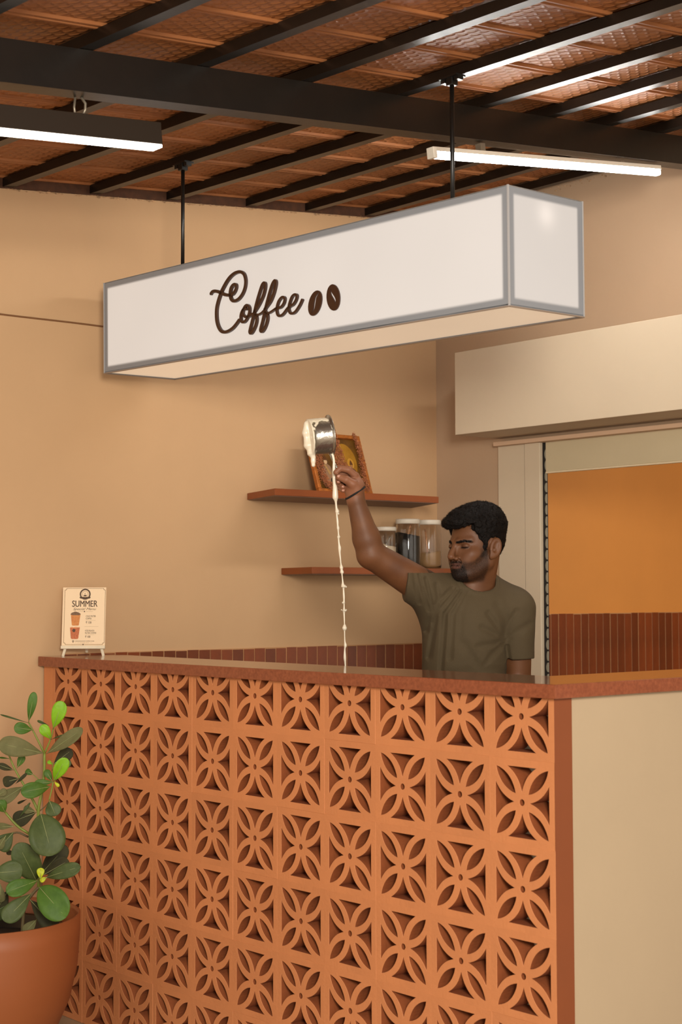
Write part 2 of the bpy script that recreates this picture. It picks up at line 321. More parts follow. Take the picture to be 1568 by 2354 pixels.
# glazed tile dado: booth and far room
TW, TG = 0.0472, 0.0505
bm = bmesh.new(); add_box(bm, 0, TW, 0, 0.009, 0, 0.277, bev=0.0012); bmesh.ops.recalc_face_normals(bm, faces=bm.faces)
tile_me = bpy.data.meshes.new('wall_tile'); bm.to_mesh(tile_me); bm.free(); tile_me.materials.append(M_WTILE)
def tiles(parent, y0, y1, ztop, h):
    boxo('grout_bed', (0.0, 0.0085, y0, y1, ztop-h-0.003, ztop+0.002), M_GROUT, parent)
    y = y0
    while y+TW < y1:
        o = link('wall_tile', tile_me, None, parent); o.rotation_euler = (0, random.uniform(-0.0015, 0.0015), math.pi/2)
        o.location = (0.0095+random.uniform(0, 0.0012), y, ztop-h); o.scale = (1, 1, (h+random.uniform(-0.002, 0.002))/0.277)
        y += TG
tiles(wl, 0.08, YB-0.002, 1.158, 0.277)
tiles(wf, YB+0.03, 4.4, 1.269, 0.33)
# back wall dado beside the doorway, hidden behind the barista in part
# ------------------------------------------------------------------ counter
counter = empty('service_counter', (1.13, 0.03, 0)); tag(counter, 'L-shaped service counter faced with orange flower-pattern breeze blocks', 'counter')
CI = Matrix.Translation((-1.13, -0.03, 0))
def cpart(o): o.parent = counter; o.matrix_parent_inverse = CI; return o
BW, BH, BT = 0.2, 0.1954, 0.058
def block_loops():
    L = [[(-BW/2+0.0001, -BH/2+0.0001), (BW/2-0.0001, -BH/2+0.0001), (BW/2-0.0001, BH/2-0.0001), (-BW/2+0.0001, BH/2-0.0001)]]
    def sc(p): return (p[0]*BW, p[1]*BH)
    for q in range(4):
        def rot(p):
            x, y = p
            for _ in range(q): x, y = -y, x
            return sc((x, y))
        # lens on the diagonal
        a, b = np.array((0.095, 0.095)), np.array((0.405, 0.402)); d = b-a; n = np.array((-d[1], d[0])); n /= np.linalg.norm(n); pts = []
        for t in np.linspace(0, 1, 10): pts.append(a+d*t+n*0.070*math.sin(math.pi*t)**0.8)
        for t in np.linspace(1, 0, 10)[1:-1]: pts.append(a+d*t-n*0.070*math.sin(math.pi*t)**0.8)
        L.append([rot(p) for p in pts])
        # curved triangle on the side (pointing to the hub)
        pts = []
        A, B = np.array((0.232, 0.415)), np.array((0.0, 0.112))
        for t in np.linspace(0, 1, 9):
            p = A+(B-A)*t; nn = np.array((-0.80, 0.6)); pts.append(p+nn*0.043*math.sin(math.pi*t)**0.9)
        for t in np.linspace(1, 0, 9)[1:]:
            p = A+(B-A)*t; nn = np.array((-0.80, 0.6)); e = p+nn*0.043*math.sin(math.pi*t)**0.9; pts.append(np.array((-e[0], e[1])))
        L.append([rot(p) for p in pts])
    L.append([(0.0082*math.cos(a), 0.0082*math.sin(a)) for a in np.linspace(0, 2*math.pi, 15)[:-1]])
    return L
toY = Matrix(((1, 0, 0, 0), (0, 0, 1, 0), (0, 1, 0, 0), (0, 0, 0, 1)))    # local xy -> world xz, depth -> y
blk = poly2d('breeze_block', block_loops(), BT-0.0014, None, bev=0.0007, mtx=Matrix.Diagonal((1, -1, 1, 1)) @ toY)
blk.transform(Matrix.Translation((0, BT/2, 0)))
bm = bmesh.new(); bm.from_mesh(blk); bmesh.ops.remove_doubles(bm, verts=bm.verts, dist=1e-6); bmesh.ops.recalc_face_normals(bm, faces=bm.faces); bm.to_mesh(blk)
bmesh.ops.bisect_plane(bm, geom=bm.verts[:]+bm.edges[:]+bm.faces[:], plane_co=(0, 0, 0.0455), plane_no=(0, 0, 1), clear_outer=True)
blk_top = bpy.data.meshes.new('breeze_block'); bm.to_mesh(blk_top); bm.free()
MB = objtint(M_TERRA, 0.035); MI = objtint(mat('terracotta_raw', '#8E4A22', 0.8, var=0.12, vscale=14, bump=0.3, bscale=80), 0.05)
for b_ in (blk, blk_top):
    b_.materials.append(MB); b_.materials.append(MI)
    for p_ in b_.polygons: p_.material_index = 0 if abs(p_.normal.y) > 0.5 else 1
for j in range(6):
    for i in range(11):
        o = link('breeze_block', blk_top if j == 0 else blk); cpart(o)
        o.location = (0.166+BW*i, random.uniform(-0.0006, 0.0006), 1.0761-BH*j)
cpart(boxo('end_strip', (0.0125, 0.0655, 0.0, 0.058, 0.0, 1.122), M_TERRA))
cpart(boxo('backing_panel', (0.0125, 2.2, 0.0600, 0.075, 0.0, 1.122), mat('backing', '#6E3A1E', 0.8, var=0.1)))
cpart(boxo('side_wall', (2.03, 2.264, 0.0590, YB-0.003, 0.0, 1.122), mat('side_paint', '#AC987C', 0.7, var=0.035, vscale=2, bump=0.1)))
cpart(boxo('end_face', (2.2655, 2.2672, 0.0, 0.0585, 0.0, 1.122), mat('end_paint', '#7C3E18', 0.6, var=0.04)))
# mortar lines between courses: thin recessed bed behind the joints
# L-shaped polished slab
L = [(0.0125, -0.02), (2.287, -0.02), (2.287, YB-0.002), (2.03, YB-0.002), (2.03, 0.25), (0.0125, 0.25)]
slab = poly2d('countertop', [L], 0.0296, M_SLAB, bev=0.0012)
slab.location = (0, 0, 1.1384); tag(slab, 'polished reddish stone slab lying along the top of the breeze block counter', 'countertop')
# thin cable clipped on the left wall
tag(tubeo('cable', [(0.003, y, 2.289+0.0015*math.sin(y*9)) for y in np.linspace(-1.2, 0.75, 40)], 0.0028, mat('cable_brown', '#7A5230', 0.6)), 'thin brown cable running level along the left wall beside the lit sign', 'cable')
# ------------------------------------------------------------------ lightbox sign
SO = np.array([0.145, 0.146, 2.104]); SU = np.array([0.99957, 0.02495, -0.015]); SV = np.array([-0.0249, 0.99944, 0.022]); SWv = np.cross(SU, SV); SL, SD, SH = 1.817, 0.292, 0.305
signm = frame_mtx(SO, SU, SV, SWv)
sign = empty('lightbox_sign'); sign.matrix_world = signm
tag(sign, 'long white lit box sign reading Coffee with two beans, hung on black rods', 'sign')
def glow_mat(name, lx, lz, strength, hot=None, border=0.021, tint=(1.0, 0.86, 0.74)):
    m = mat(name, (0.25, 0.27, 0.30), 0.35, spec=0.3); nt = m.node_tree; b = nt.nodes['Principled BSDF']; N = nt.nodes.new
    tc = N('ShaderNodeTexCoord'); sp = N('ShaderNodeSeparateXYZ'); nt.links.new(tc.outputs['UV'], sp.inputs[0])
    def mth(op, a, c, clampv=False):
        n = N('ShaderNodeMath'); n.operation = op; n.use_clamp = clampv
        for i, q in enumerate((a, c)):
            if isinstance(q, (int, float)): n.inputs[i].default_value = q
            else: nt.links.new(q, n.inputs[i])
        return n.outputs[0]
    fac = None
    for out, ln in ((sp.outputs[0], lx), (sp.outputs[1], lz)):
        d = mth('SUBTRACT', 0.5, mth('ABSOLUTE', mth('SUBTRACT', out, 0.5), 0.0)); d = mth('MULTIPLY', d, ln)
        mr = N('ShaderNodeMapRange'); mr.interpolation_type = 'SMOOTHERSTEP'; mr.inputs['From Min'].default_value = border-0.006; mr.inputs['From Max'].default_value = border+0.006
        nt.links.new(d, mr.inputs['Value']); fac = mr.outputs[0] if fac is None else mth('MULTIPLY', fac, mr.outputs[0])
    nz = N('ShaderNodeTexNoise'); nz.inputs['Scale'].default_value = 3.0; nz.inputs['Detail'].default_value = 1; nt.links.new(tc.outputs['Object'], nz.inputs['Vector'])
    v = mth('ADD', mth('MULTIPLY', nz.outputs['Fac'], 0.12), 0.94)
    if hot:
        dx = mth('MULTIPLY', mth('SUBTRACT', sp.outputs[0], hot[0]), lx); dz = mth('MULTIPLY', mth('SUBTRACT', sp.outputs[1], hot[1]), lz)
        r2 = mth('ADD', mth('MULTIPLY', dx, dx), mth('MULTIPLY', dz, dz)); e = mth('POWER', 2.71828, mth('MULTIPLY', r2, -hot[2]))
        v = mth('ADD', v, mth('MULTIPLY', e, hot[3]))
    s = mth('MULTIPLY', mth('MULTIPLY', fac, v), strength)
    b.inputs['Emission Color'].default_value = (*tint, 1); nt.links.new(s, b.inputs['Emission Strength']); return m
def panel(name, P, m):      # P = four corners in sign space, uv 0..1
    me = bpy.data.meshes.new(name)
    n = np.cross(np.array(P[1])-np.array(P[0]), np.array(P[3])-np.array(P[0])); n = n/np.linalg.norm(n)*0.003
    v = [tuple(p) for p in P]+[tuple(np.array(p)-n) for p in P]
    me.from_pydata(v, [], [(0, 1, 2, 3), (7, 6, 5, 4), (0, 4, 5, 1), (1, 5, 6, 2), (2, 6, 7, 3), (3, 7, 4, 0)])
    ul = me.uv_layers.new(name='UVMap'); uvs = [(0, 0), (1, 0), (1, 1), (0, 1)]
    for lp in me.loops: ul.data[lp.index].uv = uvs[lp.vertex_index % 4]
    return link(name, me, m, sign)
MF = glow_mat('lit_front', SL, SH, 0.34); ME = glow_mat('lit_end', SD, SH, 0.27, hot=(0.5, 0.82, 900, 0.5)); MU = glow_mat('lit_bottom', SL, SD, 0.36, border=0.004, tint=(1.0, 0.72, 0.48))
panel('front_panel', [(0, 0, 0), (SL, 0, 0), (SL, 0, SH), (0, 0, SH)], MF)
panel('back_panel', [(SL, SD, 0), (0, SD, 0), (0, SD, SH), (SL, SD, SH)], MF)
panel('end_panel', [(SL, 0, 0), (SL, SD, 0), (SL, SD, SH), (SL, 0, SH)], ME)
panel('end_panel', [(0, SD, 0), (0, 0, 0), (0, 0, SH), (0, SD, SH)], ME)
panel('bottom_panel', [(0, SD, 0.002), (SL, SD, 0.002), (SL, 0, 0.002), (0, 0, 0.002)], MU)
panel('top_panel', [(0, 0, SH), (SL, 0, SH), (SL, SD, SH), (0, SD, SH)], mat('acrylic', '#C8C2BA', 0.4))
bm = bmesh.new(); e = 0.0016
for a, b_ in (((0, 0), (SL, 0)), ((0, SD), (SL, SD))): add_box(bm, -e, SL+e, a[1]-e, a[1]+e, -0.003, 0.0008)
for x in (0, SL): add_box(bm, x-e, x+e, 0, SD, -0.003, 0.0008)
bm_obj('edge_trim', bm, mat('sign_edge', '#8A7A6C', 0.5), sign)
for x in (0, SL):
    for y in (0, SD): boxo('corner_post', (x-0.0022, x+0.0022, y-0.0022, y+0.0022, 0, SH), mat('post_acrylic', '#A9A9AB', 0.4), sign)
M_LET = mat('lettering_brown', '#3A2011', 0.35); M_LED = mat('lettering_side', '#2A150A', 0.5)
face = Matrix(((1, 0, 0, 0), (0, 0, 1, 0), (0, 1, 0, 0), (0, 0, 0, 1)))
v, f = [], []
for key, (pts, wd) in STROKES.items():
    P = catmull(pts, 4); n = len(P); b0 = len(v)
    for i in range(n):
        t = P[min(i+1, n-1)]-P[max(i-1, 0)]; t = t/(np.linalg.norm(t)+1e-9); nn = np.array((-t[1], t[0]))
        w = wd*0.98*(1+0.22*max(0.0, -t[1]) if key == 'C' else 1+0.12*abs(t[1]))
        if i == 0 or i == n-1: w *= 0.45
        for s, y in ((-1, 0.0005), (-1, -0.0075), (1, -0.0075), (1, 0.0005)): q = P[i]+nn*w*s; v.append((q[0], y, q[1]))
    for i in range(n-1):
        for k in range(4): l = (k+1) % 4; f.append((b0+4*i+k, b0+4*i+l, b0+4*i+4+l, b0+4*i+4+k))
    f.append((b0, b0+1, b0+2, b0+3)); f.append((b0+4*n-1, b0+4*n-2, b0+4*n-3, b0+4*n-4))
pyd('lettering', v, f, M_LET, sign)
def ribbon_loop(pts, w):
    P = catmull(pts, 4); n = len(P); A, B = [], []
    for i in range(n):
        t = P[min(i+1, n-1)]-P[max(i-1, 0)]; t = t/np.linalg.norm(t); nn = np.array((-t[1], t[0])); ww = w*math.sin(math.pi*(0.06+0.88*i/(n-1)))
        A.append(P[i]+nn*ww); B.append(P[i]-nn*ww)
    return A+B[::-1]
for bean, slit in ((BEAN_A, SLIT_A), (BEAN_B, SLIT_B)):
    o = poly2d('bean_emblem', [[tuple(p) for p in bean], [tuple(p) for p in ribbon_loop(slit, 0.0034)]], 0.004, M_LET, None, mtx=face)
    o.parent = sign; o.location = (0, -0.0035, 0)
# hanging rods and clamps
M_ROD = mat('black_rod', '#12100D', 0.35)
for (x, y) in ((1.609, 0.345), (0.500, 0.217)):
    zt = roof(x, y); t = (x-SO[0])/SU[0]; zb = SO[2]+SU[2]*t+SH+SV[2]*0.1
    r = empty('hanging_rod', (x, y, zb))
    near = x > 1
    tag(r, 'black rod holding up the right end of the lit sign' if near else 'black rod holding up the left end of the lit sign', 'rod', 'rods the lit sign hangs from')
    tubeo('rod', [(0, 0, 0.0), (0, 0, (zt-zb)*0.5), (0, 0, zt-zb-0.004)], 0.0065 if near else 0.006, M_ROD, r, 12)
    bm = bmesh.new(); add_box(bm, -0.035, 0.035, -0.018, 0.018, zt-zb-0.006, zt-zb-0.001)
    for s in (-1, 1): add_box(bm, s*0.026-0.008, s*0.026+0.008, -0.01, 0.01, zt-zb-0.016, zt-zb-0.004)
    add_box(bm, -0.012, 0.012, -0.012, 0.012, zt-zb-0.026, zt-zb-0.004, bev=0.002)
    bm_obj('clamp', bm, M_ROD, r)
    boxo('foot_plate', (-0.02, 0.02, -0.012, 0.012, 0.0, 0.006), M_ROD, r)
# ------------------------------------------------------------------ linear lamps along the beam
def lamp_mtx(x, y, z, sl=0.098):
    u = Vector((0.0125, 1, sl)).normalized(); s = Vector((1, -0.0125, 0)).normalized(); w = s.cross(u).normalized()
    return Matrix(((s.x, u.x, w.x, x), (s.y, u.y, w.y, y), (s.z, u.z, w.z, z), (0, 0, 0, 1)))
M_TUBE = mat('tube_light', (1, 1, 1), 0.4, emit=(1.0, 0.97, 0.92), estr=55.0)
M_LEDS = mat('led_strip', (1, 1, 1), 0.4, emit=(1.0, 0.90, 0.76), estr=14.0)
tl = empty('tube_lamp'); tl.matrix_world = lamp_mtx(1.385, 0.480, 2.648, 0.124); tag(tl, 'glowing white tube batten fixed under the beam near the right rod', 'lamp')
LT = 1.055
boxo('housing', (-0.014, 0.014, 0.0, LT, 0.0, 0.013), M_WHITEP, tl, 0.001)
boxo('end_cap', (-0.015, 0.015, -0.004, 0.012, -0.020, 0.013), M_WHITEP, tl, 0.002)
boxo('diffuser', (-0.012, 0.013, 0.012, LT, -0.019, -0.0005), M_TUBE, tl, 0.006)
for y in (0.2, 0.85): boxo('clip', (-0.012, 0.010, y, y+0.02, 0.012, 0.036 if y < 0.5 else 0.018), M_GREY, tl)
ll = empty('linear_lamp'); ll.matrix_world = lamp_mtx(1.35, -0.452, 2.492); tag(ll, 'black aluminium bar lamp with a white glowing underside, hung at upper left', 'lamp')
boxo('housing', (-0.024, 0.024, -1.15, 0.0, 0.004, 0.060), mat('black_alu', '#2B2117', 0.4, metal=0.3), ll, 0.001)
boxo('diffuser', (-0.021, 0.023, -1.149, -0.001, -0.004, 0.0035), M_LEDS, ll, 0.001)
for y in (-0.215, -0.95):
    tubeo('hanger_loop', [(0.0, y, 0.058), (0.006, y+0.006, 0.075), (0.006, y+0.008, 0.09), (0.0, y, 0.108)], 0.0035, M_GREY, ll, 8)
    tubeo('hanger_loop', [(0.0, y-0.02, 0.058), (-0.002, y-0.02, 0.08), (0.0, y-0.016, 0.104)], 0.003, M_GREY, ll, 8)
# ------------------------------------------------------------------ wall shelves
def prism(name, poly, z0, z1, m, parent=None, bev=0.001):
    bm = bmesh.new(); lo = [bm.verts.new((x, y, z0)) for x, y in poly]; hi = [bm.verts.new((x, y, z1)) for x, y in poly]; n = len(poly)
    bm.faces.new(lo[::-1]); bm.faces.new(hi)
    for i in range(n): bm.faces.new((lo[i], lo[(i+1) % n], hi[(i+1) % n], hi[i]))
    bmesh.ops.recalc_face_normals(bm, faces=bm.faces)
    if bev: bmesh.ops.bevel(bm, geom=bm.edges[:], offset=bev, segments=1, affect='EDGES')
    return bm_obj(name, bm, m, parent)
def shelf(poly, z, label):
    t = empty('wall_shelf', (0.0, poly[0][1], z)); tag(t, label, 'shelf', 'rust-coloured wall shelves')
    P = [(x, y-poly[0][1]) for x, y in poly]
    prism('board', P, 0.0, 0.0245, M_SHELF, t)
    inner = [(x*0.97+0.002, y*0.985+0.006) for x, y in P]
    prism('underside', inner, -0.0015, 0.0, mat('shelf_under', '#8B7463', 0.7), t, 0)
shelf([(0.001, 0.858), (0.275, 0.773), (0.297, 1.563), (0.001, 1.702)], 1.7105, 'upper rust-coloured wall shelf carrying the garlanded picture frame')
shelf([(0.001, 1.02), (0.25, 0.965), (0.27, 1.70), (0.001, 1.80)], 1.4335, 'lower rust-coloured wall shelf carrying three lidded jars')
# ------------------------------------------------------------------ jars
M_GLASS = mat('clear_glass', (0.95, 0.93, 0.9), 0.02, spec=0.5); _b = M_GLASS.node_tree.nodes['Principled BSDF']; _b.inputs['Transmission Weight'].default_value = 1.0; _b.inputs['IOR'].default_value = 1.35
M_LID = mat('white_lid', '#D5CCBC', 0.45)
def jar(x, y, r, h, fill, fm, label, slope=0.0, scoop=None):
    t = empty('storage_jar', (x, y, 1.4583)); tag(t, label, 'jar', 'lidded jars on the lower shelf')
    w = 0.0018
    prof = [(0, 0), (r*0.86, 0), (r*0.97, 0.006), (r, 0.016), (r, h*0.80), (r*0.93, h*0.88), (r*0.90, h*0.90), (r*0.90, h*0.93), (r*0.90-w, h*0.93), (r*0.90-w, h*0.90), (r*0.93-w, h*0.87), (r-w, h*0.79), (r-w, 0.018), (r*0.95-w, 0.008), (0, 0.004)]
    lathe('glass_body', prof, M_GLASS, t, 40)
    lathe('lid', [(0, h*0.905), (r*0.93, h*0.905), (r*0.97, h*0.91), (r*0.97, h*0.988), (r*0.94, h), (0, h)], M_LID, t, 40)
    # contents with a slightly tilted, uneven top
    seg, v, f = 28, [], []
    for z, rr in ((0.0055, 0.90), (0.012, 0.965), (0.02, 0.985)):
        for k in range(seg): a = 2*math.pi*k/seg; v.append(((r-w-0.0006)*rr*math.cos(a), (r-w-0.0006)*rr*math.sin(a), z))
    for rr in (1.0, 0.66, 0.33):
        for k in range(seg):
            a = 2*math.pi*k/seg; R_ = (r-w-0.0006)*rr*0.985; X_, Y_ = R_*math.cos(a), R_*math.sin(a)
            v.append((X_, Y_, fill+slope*(X_*0.65+Y_*0.76)+0.002*math.sin(a*3)*rr+(1-rr)*0.004))
    v.append((0, 0, fill+0.004)); v.append((0, 0, 0.005))
    for L_ in range(5):
        for k in range(seg): l = (k+1) % seg; f.append((L_*seg+k, L_*seg+l, (L_+1)*seg+l, (L_+1)*seg+k))
    for k in range(seg): l = (k+1) % seg; f.append((5*seg+k, 5*seg+l, 6*seg)); f.append((l, k, 6*seg+1))
    pyd('contents', v, f, fm, t, True)
    if scoop:
        ang, m_ = scoop
        d = np.array((0.65*ang, 0.76*ang, 1.0)); d /= np.linalg.norm(d); o_ = np.array((r*0.25, -r*0.35, fill-0.01))
        tubeo('scoop', [o_, o_+d*h*0.25, o_+d*(h*0.86-fill)], [0.004, 0.0035, 0.004], m_, t, 8)
M_WOODS = mat('scoop_wood', '#C08A5E', 0.5)
jar(0.105, 1.460, 0.043, 0.163, 0.092, mat('sugar', '#C9B79C', 0.9, bump=0.2), 'shorter jar of pale sugar, nearest the raised arm', -0.25, (0.5, M_GREY))
jar(0.125, 1.560, 0.050, 0.196, 0.135, mat('coffee_powder', '#140C07', 0.85, bump=0.2), 'tall jar filled with dark coffee, middle of the three jars', -0.2, (0.35, M_WOODS))
jar(0.115, 1.682, 0.052, 0.196, 0.065, mat('malt_powder', '#B08A5C', 0.9, bump=0.2), 'jar one third full of tan powder, beside the barista\'s face', 0.12, (-0.08, M_WOODS))
# ------------------------------------------------------------------ framed devotional picture
fo = np.array([0.172, 1.055, 1.7365]); lean = math.radians(19); fu = np.array([0.0, 1.0, 0.0]); fv = np.array([-math.sin(lean), 0, math.cos(lean)]); fw = np.cross(fu, fv)
pf = empty('picture_frame'); pf.matrix_world = frame_mtx(fo, fu, fv, fw); FWd, FHt = 0.268, 0.243
tag(pf, 'gilt picture frame of haloed figures draped in dry brown garlands on upper shelf', 'picture frame')
M_GILT = mat('gilt_wood', '#B0682A', 0.38, var=0.25, vscale=60, metal=0.35, bump=0.4, bscale=140)
bt = 0.014
for d in ((0, FWd, 0, bt), (0, FWd, FHt-bt, FHt), (0, bt, bt, FHt-bt), (FWd-bt, FWd, bt, FHt-bt)):
    boxo('rail', (d[0], d[1], d[2], d[3], -0.004, 0.014), M_GILT, pf, 0.002)
bm = bmesh.new()
for k in range(24):                                  # beading along the inner edge
    for x in (bt+0.003, FWd-bt-0.003): bmesh.ops.create_icosphere(bm, subdivisions=1, radius=0.0026, matrix=Matrix.Translation((x, bt+0.004+k*(FHt-2*bt-0.008)/23, 0.010)))
tag(bm_obj('beading', bm, M_GILT, pf, True), kind='stuff')
boxo('backing', (bt*0.5, FWd-bt*0.5, bt*0.5, FHt-bt*0.5, -0.003, 0.0), mat('print_ground', '#4A2F12', 0.35, col2='#7A5218', vscale=14), pf)
def disc(name, cx, cy, rx, ry, z, m, n=24, pts=None):
    loop = [(cx+rx*math.cos(a), cy+ry*math.sin(a)) for a in np.linspace(0, 2*math.pi, n+1)[:-1]] if pts is None else pts
    return poly2d(name, [loop], 0.0008, m, pf, mtx=Matrix.Translation((0, 0, z)))
def pm(n, h): return mat(n, h, 0.4)
disc('print_glow', 0.178, 0.135, 0.055, 0.075, 0.0009, mat('print_gold', '#8A5E10', 0.4, col2='#A8781C', vscale=20))
disc('print_halo', 0.200, 0.128, 0.016, 0.022, 0.0018, pm('halo_gold', '#B98A34')); disc('print_halo', 0.200, 0.128, 0.012, 0.017, 0.0025, pm('halo_mid', '#B88422'))
def figure(cx, cy, s, skin, robe, sash):
    disc('print_figure', cx, cy+0.012*s, 0.007*s, 0.009*s, 0.0034, pm('fig_skin', skin))
    disc('print_figure', 0, 0, 0, 0, 0.0038, pm('fig_crown', '#5A3412'), pts=[(cx-0.008*s, cy+0.017*s), (cx+0.008*s, cy+0.017*s), (cx+0.005*s, cy+0.028*s), (cx, cy+0.037*s), (cx-0.005*s, cy+0.028*s)])
    disc('print_figure', 0, 0, 0, 0, 0.0032, pm('fig_robe', robe), pts=[(cx-0.006*s, cy+0.004*s), (cx+0.006*s, cy+0.004*s), (cx+0.017*s, cy-0.004*s), (cx+0.02*s, cy-0.03*s), (cx+0.034*s, cy-0.05*s), (cx, cy-0.06*s), (cx-0.034*s, cy-0.05*s), (cx-0.02*s, cy-0.03*s), (cx-0.017*s, cy-0.004*s)])
    disc('print_figure', 0, 0, 0, 0, 0.0042, pm('fig_sash', sash), pts=[(cx-0.010*s, cy), (cx-0.004*s, cy+0.002*s), (cx+0.014*s, cy-0.03*s), (cx+0.006*s, cy-0.034*s)])
figure(0.200, 0.105, 1.0, '#9A6A3A', '#6A3E1E', '#B85A1C'); figure(0.072, 0.115, 1.15, '#C9A880', '#8F6E52', '#A8844E')
disc('print_figure', 0.215, 0.045, 0.010, 0.012, 0.0048, pm('print_red', '#A83C12')); disc('print_figure', 0.092, 0.05, 0.013, 0.015, 0.0048, pm('print_dark', '#1A120C'))
def garland(path, half, n, seed):
    rnd = random.Random(seed); P = catmull(path, 8); v, f = [], []
    for _ in range(n):
        i = rnd.randrange(len(P)); c = P[i]; t = i/len(P); hw = half[0]+(half[1]-half[0])*t
        x = c[0]+rnd.uniform(-hw, hw); y = c[1]+rnd.uniform(-0.006, 0.006); z = 0.006+rnd.uniform(0.004, 0.016)
        s = rnd.uniform(0.0018, 0.0042); a = rnd.uniform(0, 6.28); b = rnd.uniform(-0.9, 0.9); b0 = len(v)
        ca, sa = math.cos(a), math.sin(a)
        for q in ((0, 0, 0), (1, 0.5, 0.3), (2.0, 0, 0.9*b), (1, -0.5, 0.3), (0.9, 0, -0.5)):
            v.append((x+s*(q[0]*ca-q[1]*sa), y+s*(q[0]*sa+q[1]*ca), z+s*q[2]))
        f += [(b0, b0+1, b0+2), (b0, b0+2, b0+3), (b0, b0+4, b0+1), (b0, b0+3, b0+4), (b0+1, b0+4, b0+2), (b0+2, b0+4, b0+3)]
    return tag(pyd('garland', v, f, mat('dry_petals%d' % seed, '#7E3E1C', 0.8, col2='#B9764A', vscale=70), pf), kind='stuff')
garland([(0.125, 0.25), (0.130, 0.19), (0.136, 0.13), (0.142, 0.085), (0.150, 0.06)], (0.020, 0.034), 1700, 3)
garland([(0.238, 0.248), (0.248, 0.19), (0.246, 0.12), (0.240, 0.06), (0.244, 0.01)], (0.009, 0.016), 800, 4)
garland([(0.030, 0.235), (0.034, 0.16), (0.030, 0.10), (0.040, 0.05), (0.062, 0.012)], (0.018, 0.016), 1000, 5)
garland([(0.062, 0.012), (0.10, 0.022), (0.15, 0.030), (0.20, 0.022), (0.24, 0.012)], (0.008, 0.008), 340, 6)
# ------------------------------------------------------------------ menu card on its easel
eb = np.array([0.103, 0.095, 1.1541]); eu = np.array([0.651, 0.759, 0.0]); lean = math.radians(7)
back = np.array([-0.759, 0.651, 0.0]); ev = back*math.sin(lean)+np.array([0, 0, math.cos(lean)]); ew = np.cross(eu, ev)
es = empty('menu_easel'); es.matrix_world = frame_mtx(eb, eu, ev, ew); tag(es, 'small white wooden easel standing at the left end of the countertop', 'easel')
M_EZ = mat('white_wood', '#D9CBB0', 0.6, var=0.05, vscale=30)
boxo('ledge', (-0.0735, 0.0735, 0.024, 0.0345, 0.0, 0.012), M_EZ, es, 0.001)
for s in (-1, 1):
    boxo('leg', (-0.0045, 0.0045, -0.001, 0.205, -0.006, -0.0005), M_EZ, es, 0.0008, Matrix.Translation((s*0.0675, 0.001, 0)) @ Matrix.Rotation(s*math.radians(15), 4, 'Z'))
boxo('rear_leg', (-0.0045, 0.0045, 0.0, 0.19, -0.0105, -0.0065), M_EZ, es, 0.0008, Matrix.Translation((0.0, 0.016, -0.065)) @ Matrix.Rotation(math.radians(18), 4, 'X'))
boxo('cross_bar', (-0.035, 0.035, 0.12, 0.13, -0.0105, -0.006), M_EZ, es, 0.0008)
U_ = 0.000118
mc = empty('menu_card'); mc.matrix_world = frame_mtx(eb+ev*0.0352+ew*0.0012, eu*1.03, ev*1.045, ew); tag(mc, 'cream summer special menu card with two iced coffee cups, propped on the small easel', 'menu card')
boxo('card', (-0.0705, 0.0705, 0.0, 0.187, 0.0, 0.003), mat('card_paper', '#E8CDA8', 0.5), mc, 0.0005)
M_INK = mat('brown_ink', '#4A3015', 0.6); M_INK2 = mat('light_ink', '#8A6A42', 0.6)
def cx(X): return (X-745)*U_
def cy(Y): return (1760-Y)*U_
ZT = 0.0034
def put(me, name, x, y, m=M_INK, z=ZT): o = link(name, me, m, mc); o.location = (x, y, z); return o
def txt(s, X0, X1, Y0, Y1, m=M_INK, shear=0.0, bold=0.0, space=1.0):
    """lettering filling the pixel box X0..X1 wide, Y0 (top) .. Y1 (base)"""
    me = text_mesh(s, 1.0, 1.0, shear, 0.0, 'LEFT', 0.0, space); co = np.zeros(len(me.vertices)*3); me.vertices.foreach_get('co', co); co = co.reshape(-1, 3)
    w = co[:, 0].max()-co[:, 0].min(); cap = 0.72
    co[:, 0] = (co[:, 0]-co[:, 0].min())*(X1-X0)*U_/w; co[:, 1] *= (Y1-Y0)*U_/cap; co[:, 2] = 0
    if bold:
        bm = bmesh.new(); me.vertices.foreach_set('co', co.ravel())
        for i_, (dx, dz) in enumerate(((-bold, 0), (0, 0.00002), (bold, 0.00004), (0, 0.00006))):
            n0 = len(bm.verts); bm.from_mesh(me); bm.verts.ensure_lookup_table()
            for v_ in bm.verts[n0:]: v_.co.x += dx; v_.co.z += dz; v_.co.y += (bold*0.5 if i_ == 3 else 0)
        bm.to_mesh(me); bm.free()
    else: me.vertices.foreach_set('co', co.ravel())
    return put(me, 'printed_text', cx(X0), cy(Y1), m)
txt('SUMMER', 415, 1110, 528, 705, bold=0.0004); txt('Special Menu', 440, 1078, 728, 796, shear=0.45)
txt('COLD FILTER', 800, 1070, 938, 985, bold=0.00008); txt('COFFEE', 800, 955, 1003, 1050, bold=0.00008); txt('₹ 130', 805, 955, 1103, 1163, bold=0.00012)
txt('ICED BLACK', 790, 1045, 1333, 1378, bold=0.00008); txt('FILTER COFFEE', 790, 1095, 1397, 1440, bold=0.00008); txt('₹ 100', 795, 935, 1492, 1548, bold=0.00012)
txt('CHIKKAMAGALURU COFFEE HOUSE', 515, 1045, 1628, 1650, bold=0.00008); txt('at Indiranagar Road', 590, 895, 1672, 1690, M_INK2)
def flat(name, loops, m=M_INK, z=ZT): o = poly2d(name, loops, 0.0002, m, mc); o.location = (0, 0, z); return o
def ring(X, Y, R0, R1, n=32):
    c = lambda R_: [(cx(X)+R_*U_*math.cos(a), cy(Y)+R_*U_*math.sin(a)) for a in np.linspace(0, 2*math.pi, n+1)[:-1]]
    return [c(R0), c(R1)] if R1 else [c(R0)]
